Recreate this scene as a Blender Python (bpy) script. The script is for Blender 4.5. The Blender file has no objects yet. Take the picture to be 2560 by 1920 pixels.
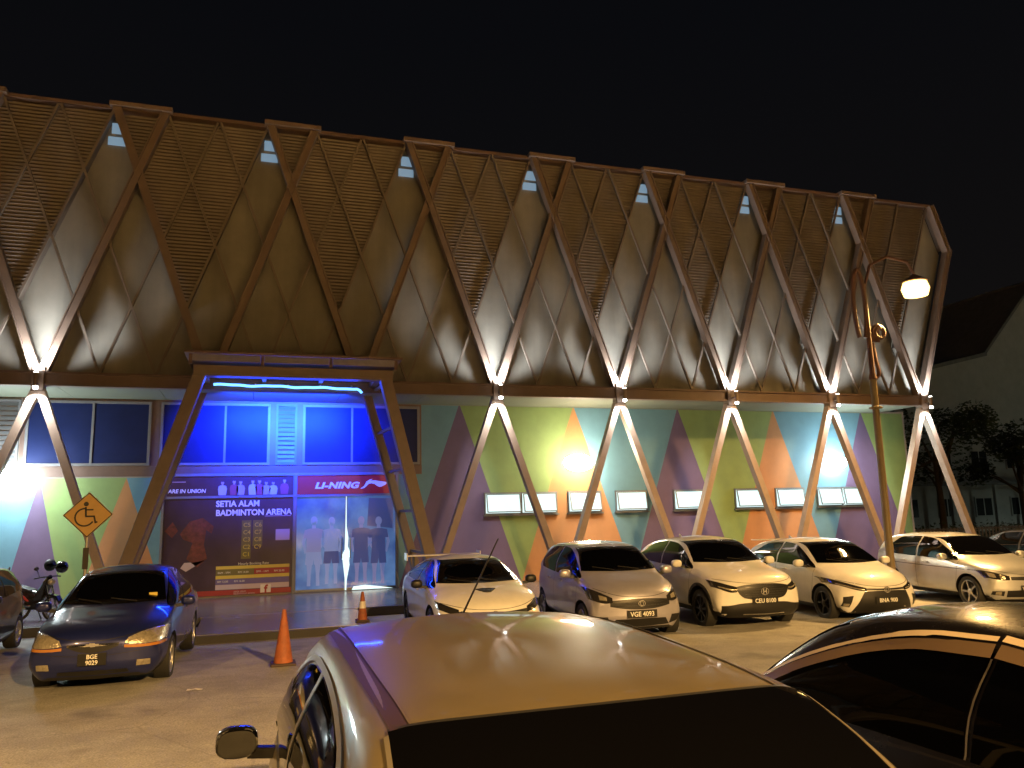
import bpy, bmesh, math, random
import numpy as np
from mathutils import Vector, Matrix
from mathutils.bvhtree import BVHTree

random.seed(7)
R = math.radians
SC = bpy.context.scene
COL = SC.collection

# ------------------------------------------------------------------ camera
CAM_H = 2.48
def cam_axes(yaw, pitch, roll):
    cy, sy, cp, sp = math.cos(yaw), math.sin(yaw), math.cos(pitch), math.sin(pitch)
    f = Vector((sy*cp, cy*cp, sp)); r = Vector((cy, -sy, 0)); u = r.cross(f)
    c, s = math.cos(roll), math.sin(roll)
    return c*r + s*u, -s*r + c*u, f
_r, _u, _f = cam_axes(R(17.995), R(9.116), R(-1.348))
cam = bpy.data.cameras.new("camera")
cam.sensor_width = 36.0
cam.lens = 36.0*1956/2560
cam.clip_end = 900
cam.clip_start = 0.05
cam_o = bpy.data.objects.new("camera", cam)
cam_o.matrix_world = Matrix(((_r.x, _u.x, -_f.x, 0), (_r.y, _u.y, -_f.y, 0), (_r.z, _u.z, -_f.z, CAM_H), (0, 0, 0, 1)))
COL.objects.link(cam_o)
SC.camera = cam_o

# ------------------------------------------------------------------ night sky, exposure
w = bpy.data.worlds.new("World"); SC.world = w; w.use_nodes = True
bg = w.node_tree.nodes["Background"]
_tc = w.node_tree.nodes.new("ShaderNodeTexCoord"); _sx = w.node_tree.nodes.new("ShaderNodeSeparateXYZ"); _rp = w.node_tree.nodes.new("ShaderNodeValToRGB")
w.node_tree.links.new(_tc.outputs["Generated"], _sx.inputs[0]); w.node_tree.links.new(_sx.outputs[2], _rp.inputs[0]); w.node_tree.links.new(_rp.outputs[0], bg.inputs[0])
_rp.color_ramp.elements[0].position = 0.0; _rp.color_ramp.elements[0].color = (0.0062, 0.0052, 0.0046, 1)
_rp.color_ramp.elements[1].position = 0.55; _rp.color_ramp.elements[1].color = (0.0028, 0.0030, 0.0040, 1)
bg.inputs[1].default_value = 1.0
SC.view_settings.view_transform = 'Standard'
SC.view_settings.look = 'None'
SC.view_settings.exposure = 0.0
SC.view_settings.gamma = 1.0
SC.view_settings.use_curve_mapping = False
SC.cycles.use_denoising = True
SC.cycles.max_bounces = 6
SC.cycles.sample_clamp_indirect = 4.0
SC.cycles.caustics_reflective = False
SC.cycles.caustics_refractive = False

SODIUM = (1.0, 0.565, 0.18)
COOL = (0.86, 1.0, 0.98)
LAMP_W = 50000        # sodium street lamps
NODE_UP_W = 90       # uplights at the foot of each V
NODE_DN_W = 160       # downlights on the legs

# ------------------------------------------------------------------ materials
MATS = {}
def mat(name, col=(.5, .5, .5), rough=.5, metal=0., coat=0., spec=.5, emis=None, estr=0., noise=0., nscale=6., bump=0., bscale=40., coat_rough=.03, streak=0.):
    if name in MATS: return MATS[name]
    m = bpy.data.materials.new(name); m.use_nodes = True
    nt = m.node_tree; b = nt.nodes["Principled BSDF"]
    b.inputs["Base Color"].default_value = (*col, 1)
    b.inputs["Roughness"].default_value = rough
    b.inputs["Metallic"].default_value = metal
    b.inputs["Coat Weight"].default_value = coat
    b.inputs["Coat Roughness"].default_value = coat_rough
    b.inputs["Specular IOR Level"].default_value = spec
    if emis:
        b.inputs["Emission Color"].default_value = (*emis, 1)
        b.inputs["Emission Strength"].default_value = estr
    if noise or bump:
        tc = nt.nodes.new("ShaderNodeTexCoord")
        if noise:
            n = nt.nodes.new("ShaderNodeTexNoise"); n.inputs["Scale"].default_value = nscale; n.inputs["Detail"].default_value = 6
            n.inputs["Roughness"].default_value = .65
            mr = nt.nodes.new("ShaderNodeMapRange")
            mr.inputs[1].default_value = .25; mr.inputs[2].default_value = .75
            mr.inputs[3].default_value = 1-noise; mr.inputs[4].default_value = 1+noise
            mx = nt.nodes.new("ShaderNodeMix"); mx.data_type = 'RGBA'; mx.blend_type = 'MULTIPLY'
            mx.inputs[0].default_value = 1; mx.inputs[6].default_value = (*col, 1)
            nt.links.new(tc.outputs["Object"], n.inputs["Vector"])
            nt.links.new(n.outputs["Fac"], mr.inputs[0]); nt.links.new(mr.outputs[0], mx.inputs[7])
            out = mx.outputs[2]
            if streak:      # rain streaks and grime running down the surface
                mp = nt.nodes.new("ShaderNodeMapping"); mp.inputs["Scale"].default_value = (1.1, 1.1, .12)
                ns = nt.nodes.new("ShaderNodeTexNoise"); ns.inputs["Scale"].default_value = 1.5; ns.inputs["Detail"].default_value = 5
                ms = nt.nodes.new("ShaderNodeMapRange"); ms.inputs[1].default_value = .35; ms.inputs[2].default_value = .7; ms.inputs[3].default_value = 1+streak*.4; ms.inputs[4].default_value = 1-streak
                mz = nt.nodes.new("ShaderNodeMix"); mz.data_type = 'RGBA'; mz.blend_type = 'MULTIPLY'; mz.inputs[0].default_value = 1
                nt.links.new(tc.outputs["Object"], mp.inputs["Vector"]); nt.links.new(mp.outputs[0], ns.inputs["Vector"]); nt.links.new(ns.outputs["Fac"], ms.inputs[0])
                nt.links.new(out, mz.inputs[6]); nt.links.new(ms.outputs[0], mz.inputs[7]); out = mz.outputs[2]
            nt.links.new(out, b.inputs["Base Color"])
            mr2 = nt.nodes.new("ShaderNodeMapRange")
            mr2.inputs[3].default_value = max(0, rough-.08); mr2.inputs[4].default_value = min(1, rough+.1)
            nt.links.new(n.outputs["Fac"], mr2.inputs[0]); nt.links.new(mr2.outputs[0], b.inputs["Roughness"])
        if bump:
            n2 = nt.nodes.new("ShaderNodeTexNoise"); n2.inputs["Scale"].default_value = bscale; n2.inputs["Detail"].default_value = 4
            bp = nt.nodes.new("ShaderNodeBump"); bp.inputs["Strength"].default_value = bump; bp.inputs["Distance"].default_value = .02
            nt.links.new(tc.outputs["Object"], n2.inputs["Vector"]); nt.links.new(n2.outputs["Fac"], bp.inputs["Height"])
            nt.links.new(bp.outputs[0], b.inputs["Normal"])
    MATS[name] = m
    return m

def asphalt():
    m = bpy.data.materials.new("asphalt"); m.use_nodes = True; nt = m.node_tree; b = nt.nodes["Principled BSDF"]
    tc = nt.nodes.new("ShaderNodeTexCoord")
    def noise(s, d=6):
        n = nt.nodes.new("ShaderNodeTexNoise"); n.inputs["Scale"].default_value = s; n.inputs["Detail"].default_value = d
        nt.links.new(tc.outputs["Object"], n.inputs["Vector"]); return n
    big, mid, fine = noise(.35), noise(2.2), noise(55, 3)
    r1 = nt.nodes.new("ShaderNodeValToRGB")
    r1.color_ramp.elements[0].position = .3; r1.color_ramp.elements[0].color = (.23, .225, .205, 1)
    r1.color_ramp.elements[1].position = .72; r1.color_ramp.elements[1].color = (.37, .36, .335, 1)
    nt.links.new(big.outputs["Fac"], r1.inputs[0])
    r2 = nt.nodes.new("ShaderNodeMapRange"); r2.inputs[1].default_value = .3; r2.inputs[2].default_value = .7; r2.inputs[3].default_value = .82; r2.inputs[4].default_value = 1.12
    nt.links.new(mid.outputs["Fac"], r2.inputs[0])
    r3 = nt.nodes.new("ShaderNodeMapRange"); r3.inputs[1].default_value = .25; r3.inputs[2].default_value = .75; r3.inputs[3].default_value = .6; r3.inputs[4].default_value = 1.4
    nt.links.new(fine.outputs["Fac"], r3.inputs[0])
    mul = nt.nodes.new("ShaderNodeMath"); mul.operation = 'MULTIPLY'
    nt.links.new(r2.outputs[0], mul.inputs[0]); nt.links.new(r3.outputs[0], mul.inputs[1])
    mx = nt.nodes.new("ShaderNodeMix"); mx.data_type = 'RGBA'; mx.blend_type = 'MULTIPLY'; mx.inputs[0].default_value = 1
    nt.links.new(r1.outputs[0], mx.inputs[6]); nt.links.new(mul.outputs[0], mx.inputs[7])
    st = noise(.9, 2); rs = nt.nodes.new("ShaderNodeMapRange"); rs.inputs[1].default_value = .62; rs.inputs[2].default_value = .70; rs.inputs[3].default_value = 1.; rs.inputs[4].default_value = .62
    nt.links.new(st.outputs["Fac"], rs.inputs[0])
    vo = nt.nodes.new("ShaderNodeTexVoronoi"); vo.feature = 'DISTANCE_TO_EDGE'; vo.inputs["Scale"].default_value = .42
    dis = nt.nodes.new("ShaderNodeMix"); dis.data_type = 'VECTOR'; dis.inputs[0].default_value = .12
    nt.links.new(tc.outputs["Object"], dis.inputs[4]); nt.links.new(mid.outputs["Color"], dis.inputs[5]); nt.links.new(dis.outputs[1], vo.inputs["Vector"])
    rc = nt.nodes.new("ShaderNodeMapRange"); rc.inputs[1].default_value = .0; rc.inputs[2].default_value = .007; rc.inputs[3].default_value = .8; rc.inputs[4].default_value = 1.
    nt.links.new(vo.outputs["Distance"], rc.inputs[0])
    m2 = nt.nodes.new("ShaderNodeMath"); m2.operation = 'MULTIPLY'; nt.links.new(rs.outputs[0], m2.inputs[0]); nt.links.new(rc.outputs[0], m2.inputs[1])
    mx2 = nt.nodes.new("ShaderNodeMix"); mx2.data_type = 'RGBA'; mx2.blend_type = 'MULTIPLY'; mx2.inputs[0].default_value = 1
    nt.links.new(mx.outputs[2], mx2.inputs[6]); nt.links.new(m2.outputs[0], mx2.inputs[7])
    nt.links.new(mx2.outputs[2], b.inputs["Base Color"])
    b.inputs["Roughness"].default_value = .8
    bp = nt.nodes.new("ShaderNodeBump"); bp.inputs["Strength"].default_value = .5; bp.inputs["Distance"].default_value = .01
    nt.links.new(fine.outputs["Fac"], bp.inputs["Height"]); nt.links.new(bp.outputs[0], b.inputs["Normal"])
    return m

M_ASPH = asphalt()
M_KERB = mat("kerb_concrete", (.3, .29, .27), .8, noise=.25, nscale=3, bump=.2)
M_APRON = mat("apron_cement", (.15, .145, .15), .22, noise=.3, nscale=1.6, bump=.12, bscale=9)
M_BRACE = mat("brace_brown_paint", (.16, .115, .09), .5, noise=.18, nscale=2.5, bump=.05)
M_TOPB = mat("beam_brown_paint", (.12, .078, .06), .55, noise=.2, nscale=2)
M_MEMB = mat("membrane_cladding", (.195, .185, .158), .75, noise=.2, nscale=.9, streak=.25, bump=.15, bscale=2.5)
M_CORR = mat("corrugated_sheet", (.115, .092, .074), .55, noise=.2, nscale=2, streak=.2)
M_BATT = mat("batten_paint", (.15, .122, .1), .5, noise=.15, nscale=3)
M_SOFF = mat("soffit_board", (.15, .16, .12), .7, noise=.1, nscale=2)
M_WALL = mat("wall_render", (.3, .26, .24), .8, noise=.1)
M_PURP = mat("paint_purple", (.125, .085, .17), .7, noise=.12, nscale=2, streak=.07, bump=.06, bscale=30)
M_GREEN = mat("paint_green", (.21, .30, .11), .7, noise=.1, nscale=2, streak=.07, bump=.06, bscale=30)
M_ORNG = mat("paint_orange", (.43, .205, .085), .7, noise=.1, nscale=2, streak=.07, bump=.06, bscale=30)
M_TEAL = mat("paint_teal", (.125, .26, .35), .7, noise=.1, nscale=2, streak=.07, bump=.06, bscale=30)
M_ALU = mat("window_aluminium", (.16, .17, .18), .4, .4, noise=.1)
M_WHITEF = mat("white_frame", (.17, .17, .19), .45, noise=.08)
M_LOUV = mat("louvre_grey_paint", (.13, .14, .18), .5, noise=.1)
M_LEG = mat("leg_taupe_paint", (.29, .215, .165), .5, noise=.18, nscale=2.5, bump=.05)
M_DKFRAME = mat("brown_frame", (.14, .085, .07), .5, noise=.12)
M_NGLASS = mat("dusty_glass_led_tint", (.012, .02, .085), .42, spec=.15, noise=.15, nscale=1.5)  # blue of the LED glow is put into the pane colour
M_LIT = mat("lit_pane", (.06, .07, .07), .3, emis=(.76, 1.0, .99), estr=1.2)
M_LITDIM = mat("lit_louvre", (.1, .12, .15), .5, emis=(.42, .68, .92), estr=.36)
M_BLACK = mat("black_plastic", (.012, .012, .013), .45)
M_RUBBER = mat("tyre_rubber", (.014, .014, .014), .75, noise=.2)
M_CHROME = mat("chrome", (.8, .8, .8), .12, 1.)
M_ALLOY = mat("alloy_rim", (.5, .5, .5), .28, .9)
M_DALLOY = mat("dark_alloy_rim", (.06, .06, .065), .3, .8)
M_GLASS = mat("tinted_glass", (.0012, .0012, .0015), .03, spec=.5)
M_LAMPCLR = mat("headlamp_reflector", (.42, .38, .30), .2, .5, coat=1, noise=.35, nscale=18, bump=.6, bscale=26)
M_LAMPDRK = mat("headlamp_smoked", (.03, .028, .026), .08, .2, coat=1)
M_TAIL = mat("tail_lamp_red", (.25, .01, .01), .15, coat=1)
M_AMBER = mat("indicator_amber", (.4, .17, .04), .2, coat=1)
M_PLATE = mat("plate_black", (.01, .01, .01), .35)
M_PTEXT = mat("plate_text", (.75, .75, .72), .5)
M_STEEL = mat("galvanised_steel", (.42, .4, .38), .45, .6, noise=.15)
M_WHITE = mat("white_print", (.8, .8, .8), .5)

# ------------------------------------------------------------------ mesh helpers
class MB:
    def __init__(s): s.v = []; s.f = []; s.m = []
    def poly(s, pts, m=0):
        i = len(s.v); s.v += [tuple(p) for p in pts]; s.f.append(tuple(range(i, i+len(pts)))); s.m.append(m); return s
    def box(s, x0, x1, y0, y1, z0, z1, m=0):
        i = len(s.v)
        s.v += [(x0,y0,z0),(x1,y0,z0),(x1,y1,z0),(x0,y1,z0),(x0,y0,z1),(x1,y0,z1),(x1,y1,z1),(x0,y1,z1)]
        for q in ((0,3,2,1),(4,5,6,7),(0,1,5,4),(1,2,6,5),(2,3,7,6),(3,0,4,7)):
            s.f.append(tuple(i+k for k in q)); s.m.append(m)
        return s
    def extr(s, prof, p0, p1, a, b, m=0):
        """prof: closed 2D polygon in axes a, b; swept from p0 to p1"""
        i = len(s.v); n = len(prof); a = Vector(a); b = Vector(b)
        for p in (Vector(p0), Vector(p1)):
            for (u, v_) in prof: s.v.append(tuple(p + a*u + b*v_))
        for k in range(n):
            s.f.append((i+k, i+(k+1) % n, i+n+(k+1) % n, i+n+k)); s.m.append(m)
        s.f.append(tuple(i+k for k in reversed(range(n)))); s.m.append(m)
        s.f.append(tuple(i+n+k for k in range(n))); s.m.append(m)
        return s
    def bar(s, p0, p1, w, d, side=None, m=0):
        p0 = Vector(p0); p1 = Vector(p1); ax = (p1-p0).normalized()
        side = Vector(side) if side else (Vector((0,1,0)) if abs(ax.y) < .9 else Vector((1,0,0)))
        b = (side - ax*side.dot(ax)).normalized(); a = ax.cross(b)
        h, g = w/2, d/2
        return s.extr([(-h,-g),(h,-g),(h,g),(-h,g)], p0, p1, a, b, m)
    def prism(s, poly2, y0, y1, m=0):
        """polygon in x,z swept along y"""
        return s.extr(poly2, (0, y0, 0), (0, y1, 0), (1,0,0), (0,0,1), m)
    def tube(s, path, r, n=8, m=0, cap=True):
        path = [Vector(p) for p in path]; k0 = len(s.v); L = len(path)
        rr = r if isinstance(r, (list, tuple)) else [r]*L
        ref = None
        for j, p in enumerate(path):
            t = (path[min(j+1, L-1)] - path[max(j-1, 0)]).normalized()
            if ref is None: ref = Vector((0,0,1)) if abs(t.z) < .9 else Vector((1,0,0))
            b = (ref - t*ref.dot(t)).normalized(); a = t.cross(b); ref = b
            for q in range(n):
                an = 2*math.pi*q/n
                s.v.append(tuple(p + (a*math.cos(an) + b*math.sin(an))*rr[j]))
        for j in range(L-1):
            for q in range(n):
                s.f.append((k0+j*n+q, k0+j*n+(q+1) % n, k0+(j+1)*n+(q+1) % n, k0+(j+1)*n+q)); s.m.append(m)
        if cap:
            s.f.append(tuple(k0+q for q in reversed(range(n)))); s.m.append(m)
            s.f.append(tuple(k0+(L-1)*n+q for q in range(n))); s.m.append(m)
        return s
    def lathe(s, prof, c=(0,0,0), axis='z', n=20, m=0):
        k0 = len(s.v); c = Vector(c)
        for (r, h) in prof:
            for q in range(n):
                a = 2*math.pi*q/n; x, y = r*math.cos(a), r*math.sin(a)
                p = (x, y, h) if axis == 'z' else ((x, h, y) if axis == 'y' else (h, x, y))
                s.v.append(tuple(c + Vector(p)))
        for j in range(len(prof)-1):
            for q in range(n):
                s.f.append((k0+j*n+q, k0+j*n+(q+1) % n, k0+(j+1)*n+(q+1) % n, k0+(j+1)*n+q)); s.m.append(m)
        return s
    def grid(s, rows, m=0):
        k0 = len(s.v); n = len(rows[0])
        for r_ in rows: s.v += [tuple(p) for p in r_]
        for j in range(len(rows)-1):
            for q in range(n-1):
                s.f.append((k0+j*n+q, k0+j*n+q+1, k0+(j+1)*n+q+1, k0+(j+1)*n+q)); s.m.append(m)
        return s
    def ball(s, c, rx, ry, rz, nu=14, nv=9, m=0):
        prof = [(math.sin(math.pi*j/nv), -math.cos(math.pi*j/nv)) for j in range(nv+1)]
        k0 = len(s.v); s.lathe([(max(a, 1e-4), h) for a, h in prof], (0,0,0), 'z', nu, m)
        for i in range(k0, len(s.v)):
            x, y, z = s.v[i]; s.v[i] = (c[0]+x*rx, c[1]+y*ry, c[2]+z*rz)
        return s
    def mesh(s, name, mats, smooth=False, bevel=0, ang=40):
        me = bpy.data.meshes.new(name); me.from_pydata(s.v, [], s.f)
        mats = mats if isinstance(mats, (list, tuple)) else [mats]
        for x in mats: me.materials.append(x)
        if len(mats) > 1: me.polygons.foreach_set("material_index", s.m)
        bm = bmesh.new(); bm.from_mesh(me)
        bmesh.ops.remove_doubles(bm, verts=bm.verts, dist=1e-5)
        bmesh.ops.recalc_face_normals(bm, faces=bm.faces)
        if bevel:
            es = [e for e in bm.edges if len(e.link_faces) == 2 and e.calc_face_angle(0) > R(30)]
            bmesh.ops.bevel(bm, geom=es, offset=bevel, segments=2, profile=.6, affect='EDGES', clamp_overlap=True)
        bm.to_mesh(me); bm.free()
        if smooth:
            me.shade_smooth(); me.set_sharp_from_angle(angle=R(ang))
        return me
    def build(s, name, mats, parent=None, smooth=False, bevel=0, ang=40, loc=None):
        return link(name, s.mesh(name, mats, smooth, bevel, ang), parent, loc)

def link(name, data, parent=None, loc=None):
    o = bpy.data.objects.new(name, data); COL.objects.link(o)
    if loc is not None: o.location = loc
    if parent is not None:
        o.parent = parent
        if loc is None and parent.get("_abs"):
            o.matrix_parent_inverse = Matrix.Translation(-parent.location) if not parent.parent else Matrix.Identity(4)
    return o

def tag(o, label=None, cat=None, group=None, kind=None):
    if label: o["label"] = label
    if cat: o["category"] = cat
    if group: o["group"] = group
    if kind: o["kind"] = kind
    return o

def thing(name, loc, label, cat, group=None, rz=0, absolute=False):
    o = bpy.data.objects.new(name, None); COL.objects.link(o)
    o.location = loc; o.rotation_euler = (0, 0, rz); o.empty_display_size = .2
    if absolute: o["_abs"] = 1
    return tag(o, label, cat, group)

def copy_tree(o, parent=None):
    c = o.copy(); COL.objects.link(c); c.parent = parent
    for ch in list(o.children): copy_tree(ch, c)
    return c

def text_mesh(name, body, size, mats, align='LEFT', bold=0., shear=0., spacing=1., sx=1.):
    cu = bpy.data.curves.new(name, 'FONT'); cu.body = body; cu.size = size; cu.align_x = align
    cu.extrude = .003; cu.offset = bold; cu.shear = shear; cu.space_character = spacing; cu.resolution_u = 3
    ob = bpy.data.objects.new(name, cu); COL.objects.link(ob)
    bpy.context.view_layer.update()
    me = bpy.data.meshes.new_from_object(ob.evaluated_get(bpy.context.evaluated_depsgraph_get()))
    bpy.data.objects.remove(ob)
    me.name = name; me.materials.clear(); me.materials.append(mats)
    # stand it up: text x -> X, text y -> Z, facing -Y
    for v in me.vertices: v.co = Vector((v.co.x*sx, -v.co.z, v.co.y))
    return me

def light(name, typ, loc, energy, col, parent=None, size=.1, rot=None, spot=None, blend=.5, size_y=None):
    d = bpy.data.lights.new(name, typ); d.energy = energy; d.color = col
    if typ == 'AREA':
        d.size = size
        if size_y: d.shape = 'RECTANGLE'; d.size_y = size_y
    else: d.shadow_soft_size = size
    if typ == 'SPOT': d.spot_size = spot; d.spot_blend = blend
    o = bpy.data.objects.new(name, d); COL.objects.link(o); o.location = loc
    if rot is not None:
        o.rotation_mode = 'QUATERNION'; o.rotation_quaternion = Vector(rot).to_track_quat('-Z', 'Y'); 
    if parent is not None:
        o.parent = parent
        if parent.get("_abs"): o.matrix_parent_inverse = Matrix.Translation(-parent.location)
    return o

# ------------------------------------------------------------------ ground
def gz(y): return min(.45, max(0., .03*(17.5-y)))
ys = [-160, -60, -20, -5, 0, 2.5, 4, 6, 9, 12, 15, 17.5, 20, 26, 40, 80, 200]
xs = [-200, -60, -20, -8, -4, 0, 4, 8, 12, 16, 20, 40, 80, 250]
MB().grid([[(x, y, gz(y)) for x in xs] for y in ys]).build("ground", M_ASPH)["kind"] = "structure"

B, X0, YF, YW = 4.0, -5.32, 22.1, 24.58
def kx(k): return X0 + B*k
PAV = .19
MB().box(-1.15, 2.35, 17.1, 19.96, .005, PAV-.004).build("porch_apron", M_APRON, bevel=.008)["kind"] = "structure"
MB().box(-16, 27.5, 20.0, YW-.01, .004, PAV).build("pavement", M_APRON, bevel=.02)["kind"] = "structure"
M_KERBB = mat("kerb_black_paint", (.035, .033, .032), .7, noise=.3, nscale=4)
MB().box(-1.17, 2.37, 17.03, 17.097, .002, PAV-.02).build("kerb", M_KERBB, bevel=.01)["kind"] = "structure"
k = MB().box(-16, -1.2, 19.85, 19.997, .003, PAV+.012); k.build("kerb", M_KERBB, bevel=.015)["kind"] = "structure"
k = MB().box(2.4, 27.5, 19.85, 19.997, .003, PAV+.012); k.build("kerb", M_KERBB, bevel=.015)["kind"] = "structure"


# ------------------------------------------------------------------ arena building
bld = thing("arena_building", (kx(2.5), YW, 0), "long arena hall with brown crossed braces above a triangle-painted ground floor", "building", absolute=True)
XL, XR = -17.0, 24.25
ZS, ZT = 5.93, 13.62           # soffit level, top of the cladding
MB().box(XL, XR, YW, YW+.25, 0, ZS).build("wall", M_WALL, bld)
MB().box(XR-.25, XR-.002, YW+.252, 38, 0, ZS-.004).build("side_wall", M_GREEN, bld)
memb = MB()
nx, nz = 120, 30
MS = .345      # brace slope
ZC = 11.75     # height of the crossings
def xoff(z): return B/2 + MS*(z-ZC)
def xend(z): return (kx(7)+xoff(z) if z < ZC else kx(8)-xoff(z)) + .1     # the cladding stops along the last brace
rows = []
for j in range(nz+1):
    z = 6.1 + (ZT-.12-6.1)*j/nz
    rows.append([(XL + (xend(z)-XL)*i/nx, YF+.46+.006*math.sin(i*1.7+j*.6)*math.sin(j*.9), z) for i in range(nx+1)])
back = [[(p_[0], YF+.62, p_[2]) for p_ in r_] for r_ in rows]
memb.grid(rows); memb.grid([[r_[0] for r_ in back], [r_[-1] for r_ in back]]); memb.grid([[r_[-1] for r_ in rows], [r_[-1] for r_ in back]])
memb.build("membrane_wall", M_MEMB, bld, smooth=True)
MB().box(22.3, 22.5, YF+.72, 38, 5.95, ZT-.12).build("end_cladding", M_MEMB, bld)
MB().box(XL, 22.5, YF+.72, 38, ZT-.3, ZT-.13).build("roof", M_CORR, bld)
MB().box(XL, xend(ZT), YF+.02, YF+.5, ZT-.118, ZT-.02).build("roof_gutter", M_TOPB, bld)
# soffit boards
x = XL
while x < 22.7:
    x1 = min(x+2.4, 22.86)
    MB().box(x+.006, x1-.006, YF+.13, YW-.006, 5.87, ZS-.004).build("soffit_board", M_SOFF, bld); x += 2.4
# eave beam (channel section)
pr = [(-.13, 5.82), (.12, 5.82), (.12, 6.18), (-.13, 6.18), (-.13, 6.13), (-.06, 6.13), (-.06, 5.87), (-.13, 5.87)]
MB().extr(pr, (XL, YF, 0), (22.86, YF, 0), (0,1,0), (0,0,1)).build("eave_beam", M_TOPB, bld)

def brace_mesh(p0, p1, wdt=.22, y=YF):
    """open channel with the web set back, facing the street"""
    h = wdt/2; t = .032
    prof = [(-h, -.13), (-h+t, -.13), (-h+t, -.075), (h-t, -.075), (h-t, -.13), (h, -.13), (h, .13), (-h, .13)]
    a = Vector((p1[0]-p0[0], 0, p1[1]-p0[1])).normalized(); side = Vector((a.z, 0, -a.x))
    return MB().extr(prof, (p0[0], y, p0[1]), (p1[0], y, p1[1]), side, (0,1,0))
for kk in range(-3, 8):
    for sgn in (1, -1):
        z0, z1 = 6.22, ZT-.09
        if kk == 7 and sgn == 1: z1 = ZC+.1
        yy = YF - (.004 if sgn > 0 else 0)
        brace_mesh((kx(kk)+sgn*xoff(z0), z0), (kx(kk)+sgn*xoff(z1), z1), y=yy+ (.012 if sgn > 0 else 0)).build("brace", M_BRACE, bld)
brace_mesh((kx(8)-xoff(ZC-.05), ZC-.05), (kx(8)-xoff(ZT-.09), ZT-.09)).build("brace", M_BRACE, bld)
for kk in range(-3, 8):
    c = kx(kk+.5); h = xoff(ZT)-B/2+.14
    if kk < 7: MB().box(c-h, c+h, YF-.16, YF+.3, ZT-.09, ZT+.04).build("brace_cap", M_BRACE, bld, bevel=.01)
# corrugated panels: right of the up-left brace of V k, left of the lattice line through k-1/3
ML = .36; ZL = 6.17
for kk in range(-2, 9):
    xl = lambda z: kx(kk) - xoff(z)
    xr = lambda z: min(kx(kk-1/3.) + ML*(z-ZL), xend(z))
    za = next(z for z in np.arange(6.2, 14, .01) if xr(z) > xl(z)+.02)
    if kk == 8: za = ZC+.15
    rows = []; z = za; step = .05; i = 0
    while z < ZT-.13:
        yy = YF + (.17 if i % 2 else .192)
        n = 2
        rows.append([(xl(z)+(xr(z)-xl(z))*q/n, yy, z) for q in range(n+1)])
        z += step; i += 1
    b_ = MB().grid(rows)
    # returned edge on the right so the sheet has depth
    b_.grid([[r_[-1], (r_[-1][0], YF+.44, r_[-1][2])] for r_ in rows])
    b_.build("corrugated_panel", M_CORR, bld)
# thin diagonal battens
for kk in range(-3, 8):
    for fr in (1/3., 2/3.):
        for sgn in (1, -1):
            x0 = kx(kk+fr); zt = ZT-.14
            if kk == 7: continue
            zt = next((z for z in np.arange(ZL+.3, zt, .02) if x0+sgn*ML*(z-ZL) > xend(z)-.05), zt)
            MB().bar((x0, YF+.06+.02*sgn, ZL), (x0+sgn*ML*(zt-ZL), YF+.06+.02*sgn, zt), .062, .07).build("batten", M_BATT, bld)
# lit clerestory louvres in the plain strips near the top
for kk in range(-2, 7):
    for z0, z1, xa in ((12.62, 12.86, .285), (12.96, 13.26, .305)):
        MB().box(kx(kk+xa), kx(kk+.40), YF+.38, YF+.41, z0, z1).build("lit_louvre", M_LITDIM, bld)
# nodes and lower legs
VS = [-2, -1, 0, 3, 4, 5, 6, 7]
for kk in VS:
    x = kx(kk)
    MB().box(x-.14, x+.14, YF-.17, YF+.14, 5.68, 6.28).build("node_stub", M_BRACE, bld, bevel=.015)
    for s_ in (1, -1):
        h, t = .10, .03
        p0 = (x+s_*.06, 5.70); p1 = (x+s_*2.0, PAV)
        prof = [(-h, -.12), (h, -.12), (h, .12), (-h, .12)]
        a = Vector((p1[0]-p0[0], 0, p1[1]-p0[1])).normalized(); side = Vector((a.z, 0, -a.x))
        MB().extr(prof, (p0[0], YF+s_*.003, p0[1]), (p1[0], YF+s_*.003, p1[1]), side, (0,1,0)).build("leg", M_LEG, bld, bevel=.012)

# painted triangles on the ground-floor wall
TM = .348; ZP0, ZP1 = PAV+.004, ZS-.07
YP = YW-.005
def paint(poly, m, name="painted_triangle"):
    MB().poly([(x, YP, z) for x, z in poly]).build(name, m, bld)
TOP = ZS
hwid = TM*(TOP-ZP0)
for n in range(3, 8):
    ax = kx(n-.13)
    ma, mb = (M_PURP, M_GREEN) if n % 2 else (M_ORNG, M_TEAL)
    e = TM*(TOP-ZP1)
    r_ = min(ax+hwid, XR-.003)
    if n < 7:
        paint([(ax-hwid, ZP0), (ax+hwid, ZP0), (ax+e, ZP1), (ax-e, ZP1)], ma)
        nx_ = kx(n+1-.13)
        paint([(ax+e, ZP1), (ax+hwid, ZP0), (nx_-hwid, ZP0), (nx_-e, ZP1)], mb)
    else:
        zc_ = TOP-(XR-.003-ax)/TM
        paint([(ax-hwid, ZP0), (r_, ZP0), (r_, max(zc_, ZP0)), (ax+e, ZP1), (ax-e, ZP1)], ma)
        paint([(ax+e, ZP1), (r_, max(zc_, ZP0)), (r_, ZP1)], mb)
ax = kx(3-.13); e = TM*(TOP-ZP1)
paint([(4.90, ZP1), (4.90, 3.7), (4.16, 3.7), (4.16, ZP0), (max(4.17, ax-hwid), ZP0), (ax-e, ZP1)], M_TEAL)
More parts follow.
